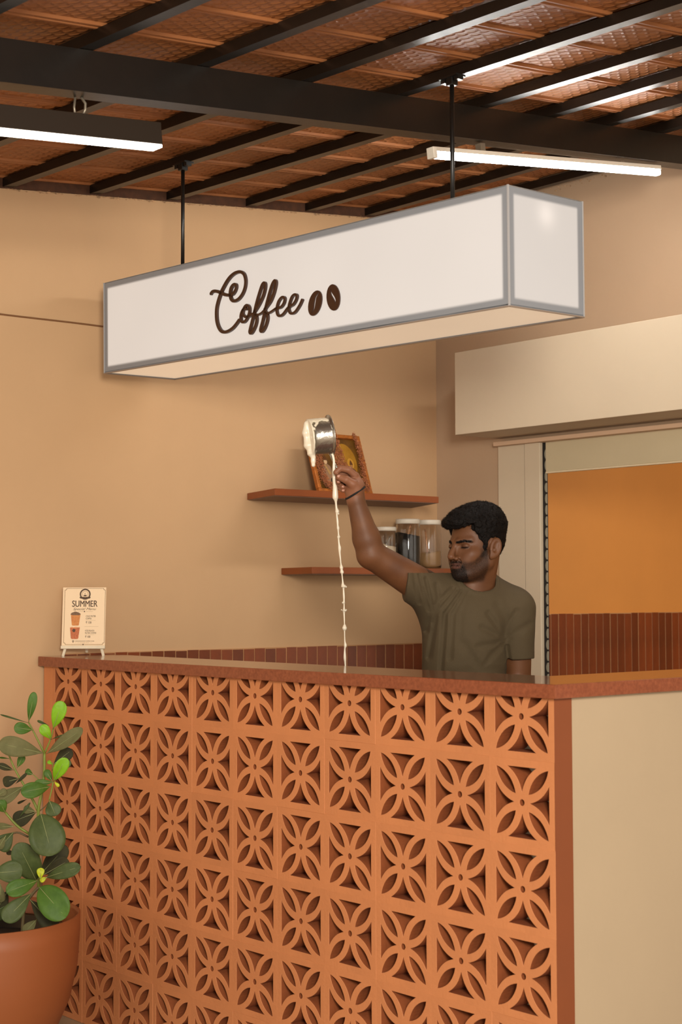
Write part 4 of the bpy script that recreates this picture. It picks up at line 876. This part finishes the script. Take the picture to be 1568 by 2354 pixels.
def arms(q):
    d = cone(q, SHR, ELR, 0.056, 0.0405)
    d = smin(d, cone(q, ELR, lerp(ELR, WRR, 0.30), 0.0400, 0.0385), 0.012)
    d = smin(d, cone(q, lerp(ELR, WRR, 0.30), WRR, 0.0385, 0.0255), 0.014)
    e = cone(q, SHL, ELL, 0.050, 0.036); e = smin(e, cone(q, ELL, lerp(ELL, WRL, 0.3), 0.037, 0.036), 0.02); e = smin(e, cone(q, lerp(ELL, WRL, 0.3), WRL, 0.036, 0.024), 0.02)
    return d, e
HIPR, HIPL = PEV+np.array([-0.075, 0, -0.05]), PEV+np.array([0.075, 0, -0.05])
KNR, KNL = np.array([HIPR[0]-0.01, HIPR[1]-0.02, 0.47]), np.array([HIPL[0]+0.02, HIPL[1]-0.01, 0.47])
ANR, ANL = np.array([KNR[0]-0.005, KNR[1]+0.03, 0.085]), np.array([KNL[0]+0.01, KNL[1]+0.03, 0.085])
def legs(q):
    d = None
    for h_, k_, a_ in ((HIPR, KNR, ANR), (HIPL, KNL, ANL)):
        e = cone(q, h_, k_, 0.082, 0.056); e = smin(e, cone(q, k_, k_+(a_-k_)*0.35, 0.054, 0.056), 0.02); e = smin(e, cone(q, k_+(a_-k_)*0.35, a_, 0.056, 0.038), 0.02)
        d = e if d is None else smin(d, e, 0.01)
    return d
def feet(q):
    d = None
    for a_ in (ANR, ANL):
        e = smin(cone(q, a_, a_+np.array([0, 0.01, -0.045]), 0.038, 0.036), cone(q, a_+np.array([-0.01, 0.0, -0.05]), a_+np.array([-0.05, -0.15, -0.062]), 0.034, 0.022), 0.02)
        e = smax(e, -(q.z-f32(0.003)), 0.004); d = e if d is None else np.minimum(d, e)
    return d
def neck(q): return smin(cone(q, HO+hf*(-0.016)+hv*(-0.02), L(1097, 1345, 0.03), 0.050, 0.051), cone(q, HO+hf*0.005+hv*(-0.052), L(1083, 1355, -0.01), 0.038, 0.040), 0.03)
def body(q):
    d = torso(q)+f32(0.007); r_, l_ = arms(q); d = smin(d, r_, 0.03); d = smin(d, l_, 0.025); d = smin(d, neck(q), 0.028); d = smin(d, head(q), 0.012)
    d = smin(d, legs(q), 0.03); d = smin(d, feet(q), 0.015); d = smin(d, hand(q), 0.006); return smin(d, hand2(q), 0.01)
hc, wc = HO, WRR
AX = axis([(-0.44, -0.325, 0.0021), (-0.325, -0.13, 0.005), (-0.13, 0.115, 0.0021), (0.115, 0.24, 0.005)])
AY = axis([(-0.36, -0.19, 0.006), (-0.19, 0.02, 0.0026), (0.02, 0.13, 0.0042), (0.13, 0.22, 0.008)])
AZ = axis([(-0.004, 1.0, 0.010), (1.0, 1.33, 0.006), (1.33, 1.385, 0.004), (1.385, 1.76, 0.0021)])
P, Fq = mesh_sdf(body, AX, AY, AZ)
person = empty('person'); person.matrix_world = pm_
tag(person, 'man with dark hair and short beard in olive t-shirt, right arm raised, pouring milk', 'person')
M_SKIN = mat('skin', '#7E4B2E', 0.5, spec=0.35)
def skin_nodes(m):
    nt = m.node_tree; b = nt.nodes['Principled BSDF']; N = nt.nodes.new
    b.inputs['Subsurface Weight'].default_value = 0.06; b.inputs['Subsurface Radius'].default_value = (0.012, 0.005, 0.003); b.inputs['Subsurface Scale'].default_value = 0.6
    tc = N('ShaderNodeTexCoord'); n1 = N('ShaderNodeTexNoise'); n1.inputs['Scale'].default_value = 14; n1.inputs['Detail'].default_value = 6; nt.links.new(tc.outputs['Object'], n1.inputs['Vector'])
    base_ = N('ShaderNodeValToRGB'); base_.color_ramp.elements[0].position = 0.3; base_.color_ramp.elements[1].position = 0.72
    base_.color_ramp.elements[0].color = (*srgb('#5B3821'), 1); base_.color_ramp.elements[1].color = (*srgb('#6F472B'), 1); nt.links.new(n1.outputs['Fac'], base_.inputs['Fac'])
    cur = base_.outputs['Color']
    n2 = N('ShaderNodeTexNoise'); n2.inputs['Scale'].default_value = 420; n2.inputs['Detail'].default_value = 3; nt.links.new(tc.outputs['Object'], n2.inputs['Vector'])
    for attr, colr, rag in (('beard', '#1C110B', 1.3), ('brow', '#100906', 0.5), ('lip', '#58352A', 0.0), ('palm', '#A06A50', 0.0), ('dark', '#22120A', 0.1)):
        at_ = N('ShaderNodeAttribute'); at_.attribute_name = attr; fac = at_.outputs['Fac']
        if rag:
            s = N('ShaderNodeMath'); s.operation = 'MULTIPLY_ADD'; nt.links.new(n2.outputs['Fac'], s.inputs[0]); s.inputs[1].default_value = rag; s.inputs[2].default_value = 1-rag*0.5
            k = N('ShaderNodeMath'); k.operation = 'MULTIPLY'; k.use_clamp = True; nt.links.new(fac, k.inputs[0]); nt.links.new(s.outputs[0], k.inputs[1]); fac = k.outputs[0]
        mx = N('ShaderNodeMix'); mx.data_type = 'RGBA'; nt.links.new(fac, mx.inputs[0]); nt.links.new(cur, mx.inputs[6]); mx.inputs[7].default_value = (*srgb(colr), 1); cur = mx.outputs[2]
    nt.links.new(cur, b.inputs['Base Color'])
    bp = N('ShaderNodeBump'); bp.inputs['Strength'].default_value = 0.25; bp.inputs['Distance'].default_value = 0.0015; nt.links.new(n2.outputs['Fac'], bp.inputs['Height']); nt.links.new(bp.outputs['Normal'], b.inputs['Normal'])
skin_nodes(M_SKIN)
bodyo = np_mesh('body', P, Fq, M_SKIN, person)
pts = np.array([v.co for v in bodyo.data.vertices]) if False else P
q = Q(*P.T.astype(f32)); h = tohead(q); m = fold(h); hf_, hl_, hv_ = h.x, h.y, h.z
ss = lambda e0, e1, x: (lambda t: t*t*(3-2*t))(np.clip((x-e0)/(e1-e0), 0, 1))
inhead = ss(-0.13, -0.12, hv_)*ss(-0.06, -0.05, hf_)*(np.sqrt(hf_**2+hl_**2+hv_**2) < 0.18)
# beard: jaw and chin stubble, fuller moustache and goatee
upper = np.interp(hf_, [0.0, 0.02, 0.045, 0.065, 0.080, 0.10], [0.02, 0.004, -0.012, -0.030, -0.034, -0.030])
jaw = ss(0.004, -0.010, hv_-upper)*ss(0.005, 0.022, hf_)*ss(-0.106, -0.092, hv_)
gote = np.clip(ss(0.040, 0.084, hf_)*ss(-0.052, -0.062, hv_)*ss(0.036, 0.022, m.y)+ss(0.078, 0.086, hf_)*ss(-0.028, -0.033, hv_)*ss(-0.046, -0.040, hv_)*ss(0.030, 0.022, m.y)+ss(0.030, 0.024, np.abs(m.y-0.027))*ss(0.0, 0.01, 0.013-np.abs(m.y-0.026))*ss(0.07, 0.078, hf_)*ss(-0.042, -0.050, hv_), 0, 1)
side = ss(0.052, 0.036, hf_)*ss(0.01, 0.03, hf_)*ss(0.03, 0.0, np.abs(hv_+0.005))
paint(bodyo, 'beard', inhead*ss(0.073, 0.067, m.y)*np.clip(0.66*jaw+0.45*gote+0.5*side, 0, 1)*(1-ss(0.090, 0.096, hf_)*ss(-0.038, -0.041, hv_)*ss(-0.056, -0.052, hv_)))
bz = 0.0240+0.17*(m.y-0.012)-0.34*np.clip(m.y-0.033, 0, 1)
paint(bodyo, 'brow', inhead*ss(0.0045, 0.0024, np.abs(hv_-bz))*ss(0.007, 0.011, m.y)*ss(0.053, 0.046, m.y)*ss(0.05, 0.06, hf_))
paint(bodyo, 'lip', inhead*ss(0.084, 0.088, hf_)*ss(0.0092, 0.0066, np.abs(hv_+0.0462))*ss(0.025, 0.020, m.y))
paint(bodyo, 'palm', ss(0.075, 0.05, np.linalg.norm(P-Hc(640, 800, 0), axis=1))*0.45)
lash = ss(0.0030, 0.0015, np.abs(hv_-0.0072-6*(m.y-0.031)**2))*ss(0.017, 0.020, m.y)*ss(0.046, 0.043, m.y)*ss(0.06, 0.07, hf_)
mouthl = ss(0.0016, 0.0008, np.abs(hv_+0.0462))*ss(0.086, 0.089, hf_)*ss(0.026, 0.022, m.y)
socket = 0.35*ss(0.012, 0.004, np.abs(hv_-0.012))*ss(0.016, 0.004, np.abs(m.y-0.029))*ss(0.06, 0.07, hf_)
nost = ss(0.006, 0.003, np.sqrt((hf_-0.1015)**2+(m.y-0.0066)**2+(hv_+0.031)**2))
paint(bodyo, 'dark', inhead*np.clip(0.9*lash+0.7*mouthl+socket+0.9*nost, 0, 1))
# nails
for nx_, ny_, nd, sx_ in ((515, 590, -0.0345, 1), (505, 755, -0.013, 0.8), (640, 900, -0.0115, 0.8), (645, 1012, -0.0075, 0.75)):
    bm = bmesh.new(); bmesh.ops.create_uvsphere(bm, u_segments=12, v_segments=8, radius=1.0)
    for v_ in bm.verts: v_.co = Vector((v_.co.x*0.0058*sx_, v_.co.y*0.0016, v_.co.z*0.0050*sx_))
    o = bm_obj('fingernail', bm, mat('nail', '#B07C66', 0.3, coat=0.3), person, True); o.location = Hc(nx_, ny_, nd); o.rotation_euler = (0.1, 0, 0.3)
# hair
HPOLY = np.array([(0.150, 0.069), (0.110, 0.064), (0.080, 0.070), (0.070, 0.080), (0.061, 0.078), (0.058, 0.062), (0.047, 0.040), (0.037, 0.020), (0.034, 0.010), (0.030, -0.004), (0.023, -0.006), (0.020, 0.018), (0.013, 0.034), (-0.008, 0.037), (-0.026, 0.022), (-0.031, -0.005), (-0.034, -0.036), (-0.042, -0.054), (-0.14, -0.065), (-0.14, 0.2), (0.15, 0.2)])
def poly_sd(x, y, V_):
    d = np.full(x.shape, 1e9, f32); s = np.ones(x.shape, f32); n = len(V_)
    for i in range(n):
        j = i-1; ex, ey = V_[j]-V_[i]; wx, wy = x-f32(V_[i][0]), y-f32(V_[i][1]); t = np.clip((wx*f32(ex)+wy*f32(ey))/f32(ex*ex+ey*ey), 0, 1)
        d = np.minimum(d, (wx-t*f32(ex))**2+(wy-t*f32(ey))**2)
        c1 = y >= V_[i][1]; c2 = y < V_[j][1]; c3 = ex*wy > ey*wx; fl = (c1 & c2 & c3) | (~c1 & ~c2 & ~c3); s = np.where(fl, -s, s)
    return s*np.sqrt(d)
def hair(q):
    h = tohead(q)
    thick = 0.005+0.013*ss(0.03, 0.09, h.z)
    d = ell(h, (-0.003, 0, 0.040), (0.085, 0.073, 0.084))-thick
    d = smin(d, ell(h, (0.050, 0, -0.005), (0.036, 0.061, 0.07))-0.002, 0.01)
    d = smin(d, ell(h, (0.050, 0.004, 0.098), (0.052, 0.060, 0.030)), 0.022)
    d = smin(d, ell(h, (0.093, -0.006, 0.083), (0.024, 0.042, 0.020)), 0.016)
    d = smin(d, ell(h, (-0.018, 0.0, 0.088), (0.074, 0.070, 0.056)), 0.02)
    xx, yy, zz = h.x, h.y, h.z
    w = np.sin(150*xx+40*yy+2.1*np.sin(90*zz))*np.sin(120*yy+1.7*np.sin(110*xx)+60*zz)*np.sin(130*zz+2*np.sin(80*yy))
    w2 = np.sin(420*xx+3*np.sin(200*zz+90*yy))*np.sin(380*zz+3*np.sin(230*yy))
    amp = ss(0.02, 0.08, h.z); d = d-(0.0022*w*amp+0.0008*w2*(0.3+0.7*amp))
    return smax(d, poly_sd(h.x+0.0016*np.sin(260*h.z+150*h.y)+0.002*np.sin(500*h.y), h.z+0.0020*np.sin(300*h.x+180*h.y), HPOLY), 0.003)*f32(HK)*f32(0.8)
c0 = HO
P2, F2_ = mesh_sdf(hair, axis([(c0[0]-0.15, c0[0]+0.14, 0.0019)]), axis([(c0[1]-0.14, c0[1]+0.15, 0.0019)]), axis([(c0[2]-0.08, c0[2]+0.185, 0.0019)]))
M_HAIR = mat('hair', '#070504', 0.6, col2='#120B07', vscale=120, bump=0.5, bscale=420, spec=0.15)
hairo = np_mesh('hair', P2, F2_, M_HAIR, person)
# eyebrows and moustache stand slightly proud
def strip_hairs(fn_pts, n, r0, m_, name, seed):
    rnd = np.random.RandomState(seed); v, f = [], []
    for _ in range(n):
        p, dr, ln = fn_pts(rnd); e1 = np.cross(dr, [0.3, 0.2, 0.9]); e1 /= np.linalg.norm(e1); b0 = len(v)
        for s in (0, 1, 2): a = 2.094*s; v.append(p+r0*(math.cos(a)*e1+math.sin(a)*np.cross(dr, e1)))
        v.append(p+dr*ln); f += [(b0, b0+1, b0+3), (b0+1, b0+2, b0+3), (b0+2, b0, b0+3)]
    return tag(pyd(name, v, f, m_, person), kind='stuff')
def H2P(f_, l_, v_): return HO+HK*(hf*f_+hl*l_+hv*v_)
HP_ = np.stack([hf_, hl_, hv_], 1)
def surf_scatter(mask, n, lnr, dirfn, name, seed, r0=0.00022, src=None):
    P, NORM, HP_ = src if src is not None else (globals()['P'], globals()['NORM'], globals()['HP_'])
    idx = np.where(mask)[0];     rnd = np.random.RandomState(seed); sel = idx[rnd.randint(0, len(idx), n)]; no = NORM[sel]; v = np.zeros((n*4, 3)); f = []
    jit = rnd.normal(size=(n, 3))*0.0009; p = P[sel]+jit-no*(jit*no).sum(1)[:, None]
    dr = dirfn(HP_[sel], no)+rnd.normal(size=(n, 3))*0.25; dr /= np.linalg.norm(dr, axis=1)[:, None]; e1 = np.cross(dr, no)+1e-6; e1 /= np.linalg.norm(e1, axis=1)[:, None]
    ln = rnd.uniform(lnr[0], lnr[1], n)[:, None]
    v[0::4] = p+e1*r0; v[1::4] = p-e1*r0; v[2::4] = p+no*r0*1.5; v[3::4] = p+dr*ln
    for i in range(n): b0 = 4*i; f += [(b0, b0+1, b0+3), (b0+1, b0+2, b0+3), (b0+2, b0, b0+3)]
    return tag(pyd(name, v, f, M_HAIR, person), kind='stuff')
NORM = np.zeros(len(P)*3, np.float32); bodyo.data.vertices.foreach_get('normal', NORM); NORM = NORM.reshape(-1, 3)
browm = (inhead > 0.5) & (np.abs(hv_-bz) < 0.0034) & (m.y > 0.010) & (m.y < 0.050) & (hf_ > 0.055)
sgn = lambda hp: np.sign(hp[:, 1])[:, None]
surf_scatter(browm, 1100, (0.003, 0.005), lambda hp, no: sgn(hp)*hl*0.9+hv*0.15+no*0.3, 'eyebrows', 1, 0.00022)
surf_scatter((inhead > 0.5) & (gote > 0.5), 2200, (0.002, 0.0045), lambda hp, no: -hv*0.8+no*0.5, 'goatee', 2, 0.00018)
surf_scatter((inhead > 0.5) & (jaw > 0.6), 5200, (0.001, 0.0025), lambda hp, no: -hv*0.8+no*0.5, 'stubble', 3, 0.00014)
HN = np.zeros(len(P2)*3, np.float32); hairo.data.vertices.foreach_get('normal', HN); HN = HN.reshape(-1, 3)
surf_scatter(np.ones(len(P2), bool), 15000, (0.003, 0.007), lambda hp, no: no*0.35+hf*0.5+hv*0.15+0.5*hl*np.sin(hp[:, 2:3]*260), 'hair_strands', 5, 0.00034, (P2, HN, (P2-HO)/HK))
# t-shirt
CU1 = L(931, 1331, -0.055); ARD = (ELR-SHR)/np.linalg.norm(ELR-SHR); CU2 = L(1188, 1515, 0.02); ARD2 = np.array([0.03, 0.0, -1.0])
FOLDS = [((1046, 1346), (1000, 1400), (985, 1500), 5, 0.005), ((1056, 1350), (1020, 1400), (1008, 1560), 5, 0.0055), ((1036, 1344), (990, 1385), (980, 1440), 5, 0.004), ((1066, 1352), (1038, 1400), (1030, 1500), 6, 0.0045),
         ((1072, 1358), (1055, 1400), (1050, 1470), 7, 0.003), ((1152, 1452), (1135, 1425), (1118, 1400), 6, 0.004), ((1152, 1455), (1128, 1445), (1102, 1432), 6, 0.0035), ((1153, 1462), (1130, 1470), (1095, 1475), 7, 0.0035),
         ((1152, 1470), (1120, 1500), (1090, 1545), 8, 0.004), ((1156, 1448), (1166, 1420), (1185, 1395), 6, 0.0035), ((1162, 1462), (1190, 1440), (1215, 1425), 7, 0.003), ((1162, 1475), (1166, 1500), (1170, 1525), 5, 0.004),
         ((960, 1312), (968, 1345), (985, 1395), 4, 0.004), ((975, 1322), (985, 1360), (995, 1400), 4, 0.004), ((948, 1302), (952, 1340), (962, 1375), 4, 0.003), ((1000, 1335), (1005, 1365), (992, 1420), 5, 0.004), ((1060, 1470), (1085, 1510), (1115, 1560), 10, 0.004), ((1175, 1540), (1100, 1530), (1030, 1545), 12, 0.004), ((1140, 1380), (1160, 1410), (1156, 1450), 8, 0.003)]
def foldsd(q):
    A = (q.x*f32(FPX/PZ)+1100); Bz = 1359-(q.z-f32(1.353))*f32(FPX/PZ); out = np.zeros(q.x.shape, f32)
    for p0, p1, p2, w, am in FOLDS:
        am = am*1.7; w = w*1.25
        for a, b in ((p0, p1), (p1, p2)):
            dx, dy = b[0]-a[0], b[1]-a[1]; t = np.clip(((A-a[0])*dx+(Bz-a[1])*dy)/(dx*dx+dy*dy), 0, 1); dd = np.hypot(A-a[0]-t*dx, Bz-a[1]-t*dy)
            g = np.exp(-(dd/w)**2)*am; g2 = np.exp(-((dd-2.0*w)/w)**2)*am*0.35; out = np.maximum(out, g)-g2*0.3
    return out
def shirt(q):
    d = torso(q)-f32(0.010)
    d = smin(d, ell(q, L(1070, 1600, 0.02), (0.124, 0.104, 0.19)), 0.03)
    s1 = cone(q, SHR, CU1+ARD*0.04, 0.069, 0.0560); s1 = smax(s1, -(q.x-f32(CU1[0]))-f32(0.10)*(q.y-f32(CU1[1]))+f32(0.04)*(q.z-f32(CU1[2])), 0.003)
    s2 = cone(q, SHL, CU2+ARD2*0.03, 0.058, 0.051); s2 = smax(s2, (q.x-f32(CU2[0]))*f32(ARD2[0])+(q.z-f32(CU2[2]))*f32(ARD2[2]), 0.003)
    d = smin(d, s1, 0.028); d = smin(d, s2, 0.016)
    front = ss(0.05, -0.02, q.y-f32(CH[1]))
    d = d+foldsd(q)*front*f32(0.9)+f32(0.0012)*np.sin(55*q.x+22*q.z+3*np.sin(18*q.z))*np.sin(30*q.z+20*q.y)
    cut = cone(q, L(1096, 1270, 0.02), L(1095, 1338, 0.0), 0.060, 0.057)
    cut = np.minimum(cut, cone(q, L(1096, 1270, -0.02), L(1088, 1316, -0.075), 0.05, 0.048))
    d = d-f32(0.0022)*ss(0.013, 0.010, cut)*ss(-0.002, 0.0, cut)
    d = smax(d, -cut, 0.003)
    return smax(d, -(q.z-f32(0.86)), 0.004)
P3, F3 = mesh_sdf(shirt, axis([(-0.26, 0.22, 0.0032)]), axis([(-0.17, 0.18, 0.0036)]), axis([(0.84, 1.42, 0.0032)]))
M_SHIRT = mat('olive_jersey', '#4B3E27', 0.85, var=0.05, vscale=8, bump=0.35, bscale=420)
np_mesh('t_shirt', P3, F3, M_SHIRT, person)
def trousers(q):
    d = smin(legs(q)-f32(0.014), ell(q, PEV, (0.135, 0.108, 0.12)), 0.04); d = smax(d, (q.z-f32(0.93)), 0.005)
    return smax(d, -(q.z-f32(0.075)), 0.005)
P4, F4 = mesh_sdf(trousers, axis([(-0.22, 0.22, 0.008)]), axis([(-0.18, 0.20, 0.008)]), axis([(0.05, 0.96, 0.010)]))
np_mesh('trousers', P4, F4, mat('dark_trousers', '#2A241E', 0.85), person)
# black thread round the raised wrist
wa = (Hc(990, 900, 0.004)-WRR); wa /= np.linalg.norm(wa); wd_ = (ELR-WRR)/np.linalg.norm(ELR-WRR)
TA = L(796.5, 1146, -0.115); TB = L(837, 1120, -0.115); tc_ = (TA+TB)/2; e1 = (TB-TA)/2; e2 = np.array([0, 1.0, 0.0])*0.0285
tubeo('wrist_thread', [tc_+1.05*e1*math.cos(a)+e2*math.sin(a)+np.array([0, 0, -0.004])*math.sin(-a) for a in np.linspace(0, 2*math.pi, 37)], 0.0029, mat('thread', '#0C0908', 0.8), person, 7)
# ------------------------------------------------------------------ milk on the pan, its handle and the falling stream
pinv = Matrix(pan.matrix_world).inverted()
def PX(x, y, d=0.0):             # point in pan space from the close-up of the pan
    w_ = at(690+x/8.71, 940+y/8.71, ZP+d); return np.array(pinv @ Vector(w_))
def panb(q):                     # distance to the pan's outer body (solid of revolution about local z)
    r = np.sqrt(q.x**2+q.y**2); dr = r-f32(0.0515); dz = np.abs(q.z-f32(0.029))-f32(0.029)
    return np.minimum(np.maximum(dr, dz), 0)+np.sqrt(np.maximum(dr, 0)**2+np.maximum(dz, 0)**2)
BL = [(120, 300, 70), (110, 420, 75), (125, 560, 80), (150, 700, 80), (180, 820, 80), (200, 245, 70), (300, 225, 60), (400, 215, 50), (480, 215, 48), (540, 235, 36), (340, 300, 32), (310, 360, 30), (285, 430, 28), (268, 500, 24), (240, 900, 50), (640, 900, 22), (215, 300, 40)]
_er = pinv.to_3x3() @ Vector(rh); _ez = pinv.to_3x3() @ Vector(zh)
def milkc(q):
    K_ = 8.71*FPX/ZP; X_ = 183+K_*(q.x*_er.x+q.y*_er.y+q.z*_er.z); Y_ = 575-K_*(q.x*_ez.x+q.y*_ez.y+q.z*_ez.z); m_ = None
    for x, y, r_ in BL:
        d = np.hypot(X_-x, Y_-y)/K_-r_/K_; m_ = d if m_ is None else smin(m_, d, 0.004)
    m_ = np.minimum(m_.astype(f32), q.z-f32(0.003))
    shell = panb(q)-f32(0.0026); d = smax(shell, m_+f32(0.0008)*np.sin(300*q.x+200*q.z)*np.sin(260*q.y), 0.002)
    hole = ell(q, PX(410, 258, -0.05), (0.011, 0.007, 0.007)); d = smax(d, -hole, 0.002)
    for pth, r0, r1 in ((((170, 740), (225, 890), (262, 960)), 0.012, 0.006), (((262, 960), (262, 1040), (264, 1125)), 0.006, 0.0058), (((130, 300), (118, 480), (150, 720)), 0.008, 0.011)):
        for a, b in zip(pth[:-1], pth[1:]): d = smin(d, cone(q, PX(*a, -0.01), PX(*b, -0.01), r0, r1), 0.006)
    return d
g = axis([(-0.075, 0.10, 0.0017)]); P5, F5 = mesh_sdf(milkc, axis([(-0.075, 0.085, 0.0018)]), axis([(-0.11, 0.11, 0.0018)]), axis([(-0.03, 0.075, 0.0018)]), refine=0)
mk = np_mesh('milk_coating', P5, F5, M_MILK, pan)
hp = [PX(600, 900, 0.02), PX(640, 1000, 0.016), PX(700, 1120, 0.006), PX(760, 1210, 0.004), PX(830, 1330, 0.008), PX(870, 1420, 0.008)]
tubeo('handle', catmull(hp, 5), 0.0034, M_ALU, pan, 8)
ST = [(520, 388, 30), (560, 398, 26), (600, 404, 26), (650, 404, 30), (700, 405, 36), (780, 411, 48), (850, 414, 44), (900, 418, 54), (980, 420, 64), (1010, 424, 42), (1040, 426, 24), (1100, 432, 25), (1135, 440, 44), (1170, 436, 20), (1240, 443, 24), (1280, 445, 20), (1310, 449, 30), (1340, 451, 16), (1385, 454, 18), (1402, 455, 36), (1425, 454, 18), (1480, 459, 20), (1520, 465, 34), (1570, 466, 22), (1640, 474, 16), (1690, 479, 16), (1728, 484, 38), (1752, 486, 28), (1780, 490, 42), (1805, 491, 15), (1880, 498, 18), (1915, 500, 38), (1930, 507, 54), (1950, 506, 20), (2030, 510, 22), (2085, 511, 18), (2100, 508, 40), (2118, 512, 15), (2165, 512, 20), (2182, 514, 56), (2205, 512, 22), (2300, 516, 14), (2345, 517, 12)]
sp_ = [(680+x/4.612, 930+y/4.612, w/4.612/2) for y, x, w in ST]+[(760+x/3.136, 1120+y/3.136, w/3.136/2) for y, x, w in ((990, 101, 12), (1003, 101, 26), (1015, 101, 34), (1028, 101, 26), (1040, 101, 10), (1110, 103, 10), (1140, 107, 22), (1165, 103, 12), (1225, 103, 20), (1262, 105, 14), (1300, 107, 12), (1400, 107, 14), (1500, 108, 16), (1560, 108, 10))]
so = at(sp_[0][0], sp_[0][1], ZP)
PTS = [at(x, y, ZP) for x, y, _ in sp_]; RAD = [max(0.0011, r_*ZP/FPX) for _, _, r_ in sp_]
PT2, RD2 = [], []
Pc = catmull([np.append(p, r_) for p, r_ in zip(PTS, RAD)], 4)
ms = tubeo('milk_stream', [p[:3] for p in Pc], [max(0.0009, float(p[3])) for p in Pc], M_MILK, None, 12)
tag(ms, 'thin beaded white stream of milk falling from the tipped pan', 'milk')
bm = bmesh.new()
for (x, y, r_) in ((778, 1181, 2.2), (786, 1307, 2.0), (792, 1444, 3.2), (795.5, 1349, 2.2), (786, 1348, 1.8), (796, 1402, 1.8), (785, 1402, 1.5)):
    bmesh.ops.create_icosphere(bm, subdivisions=2, radius=r_*ZP/FPX, matrix=Matrix.Translation(at(x, y, ZP)))
tag(bm_obj('milk_beads', bm, M_MILK, ms, True), kind='stuff')
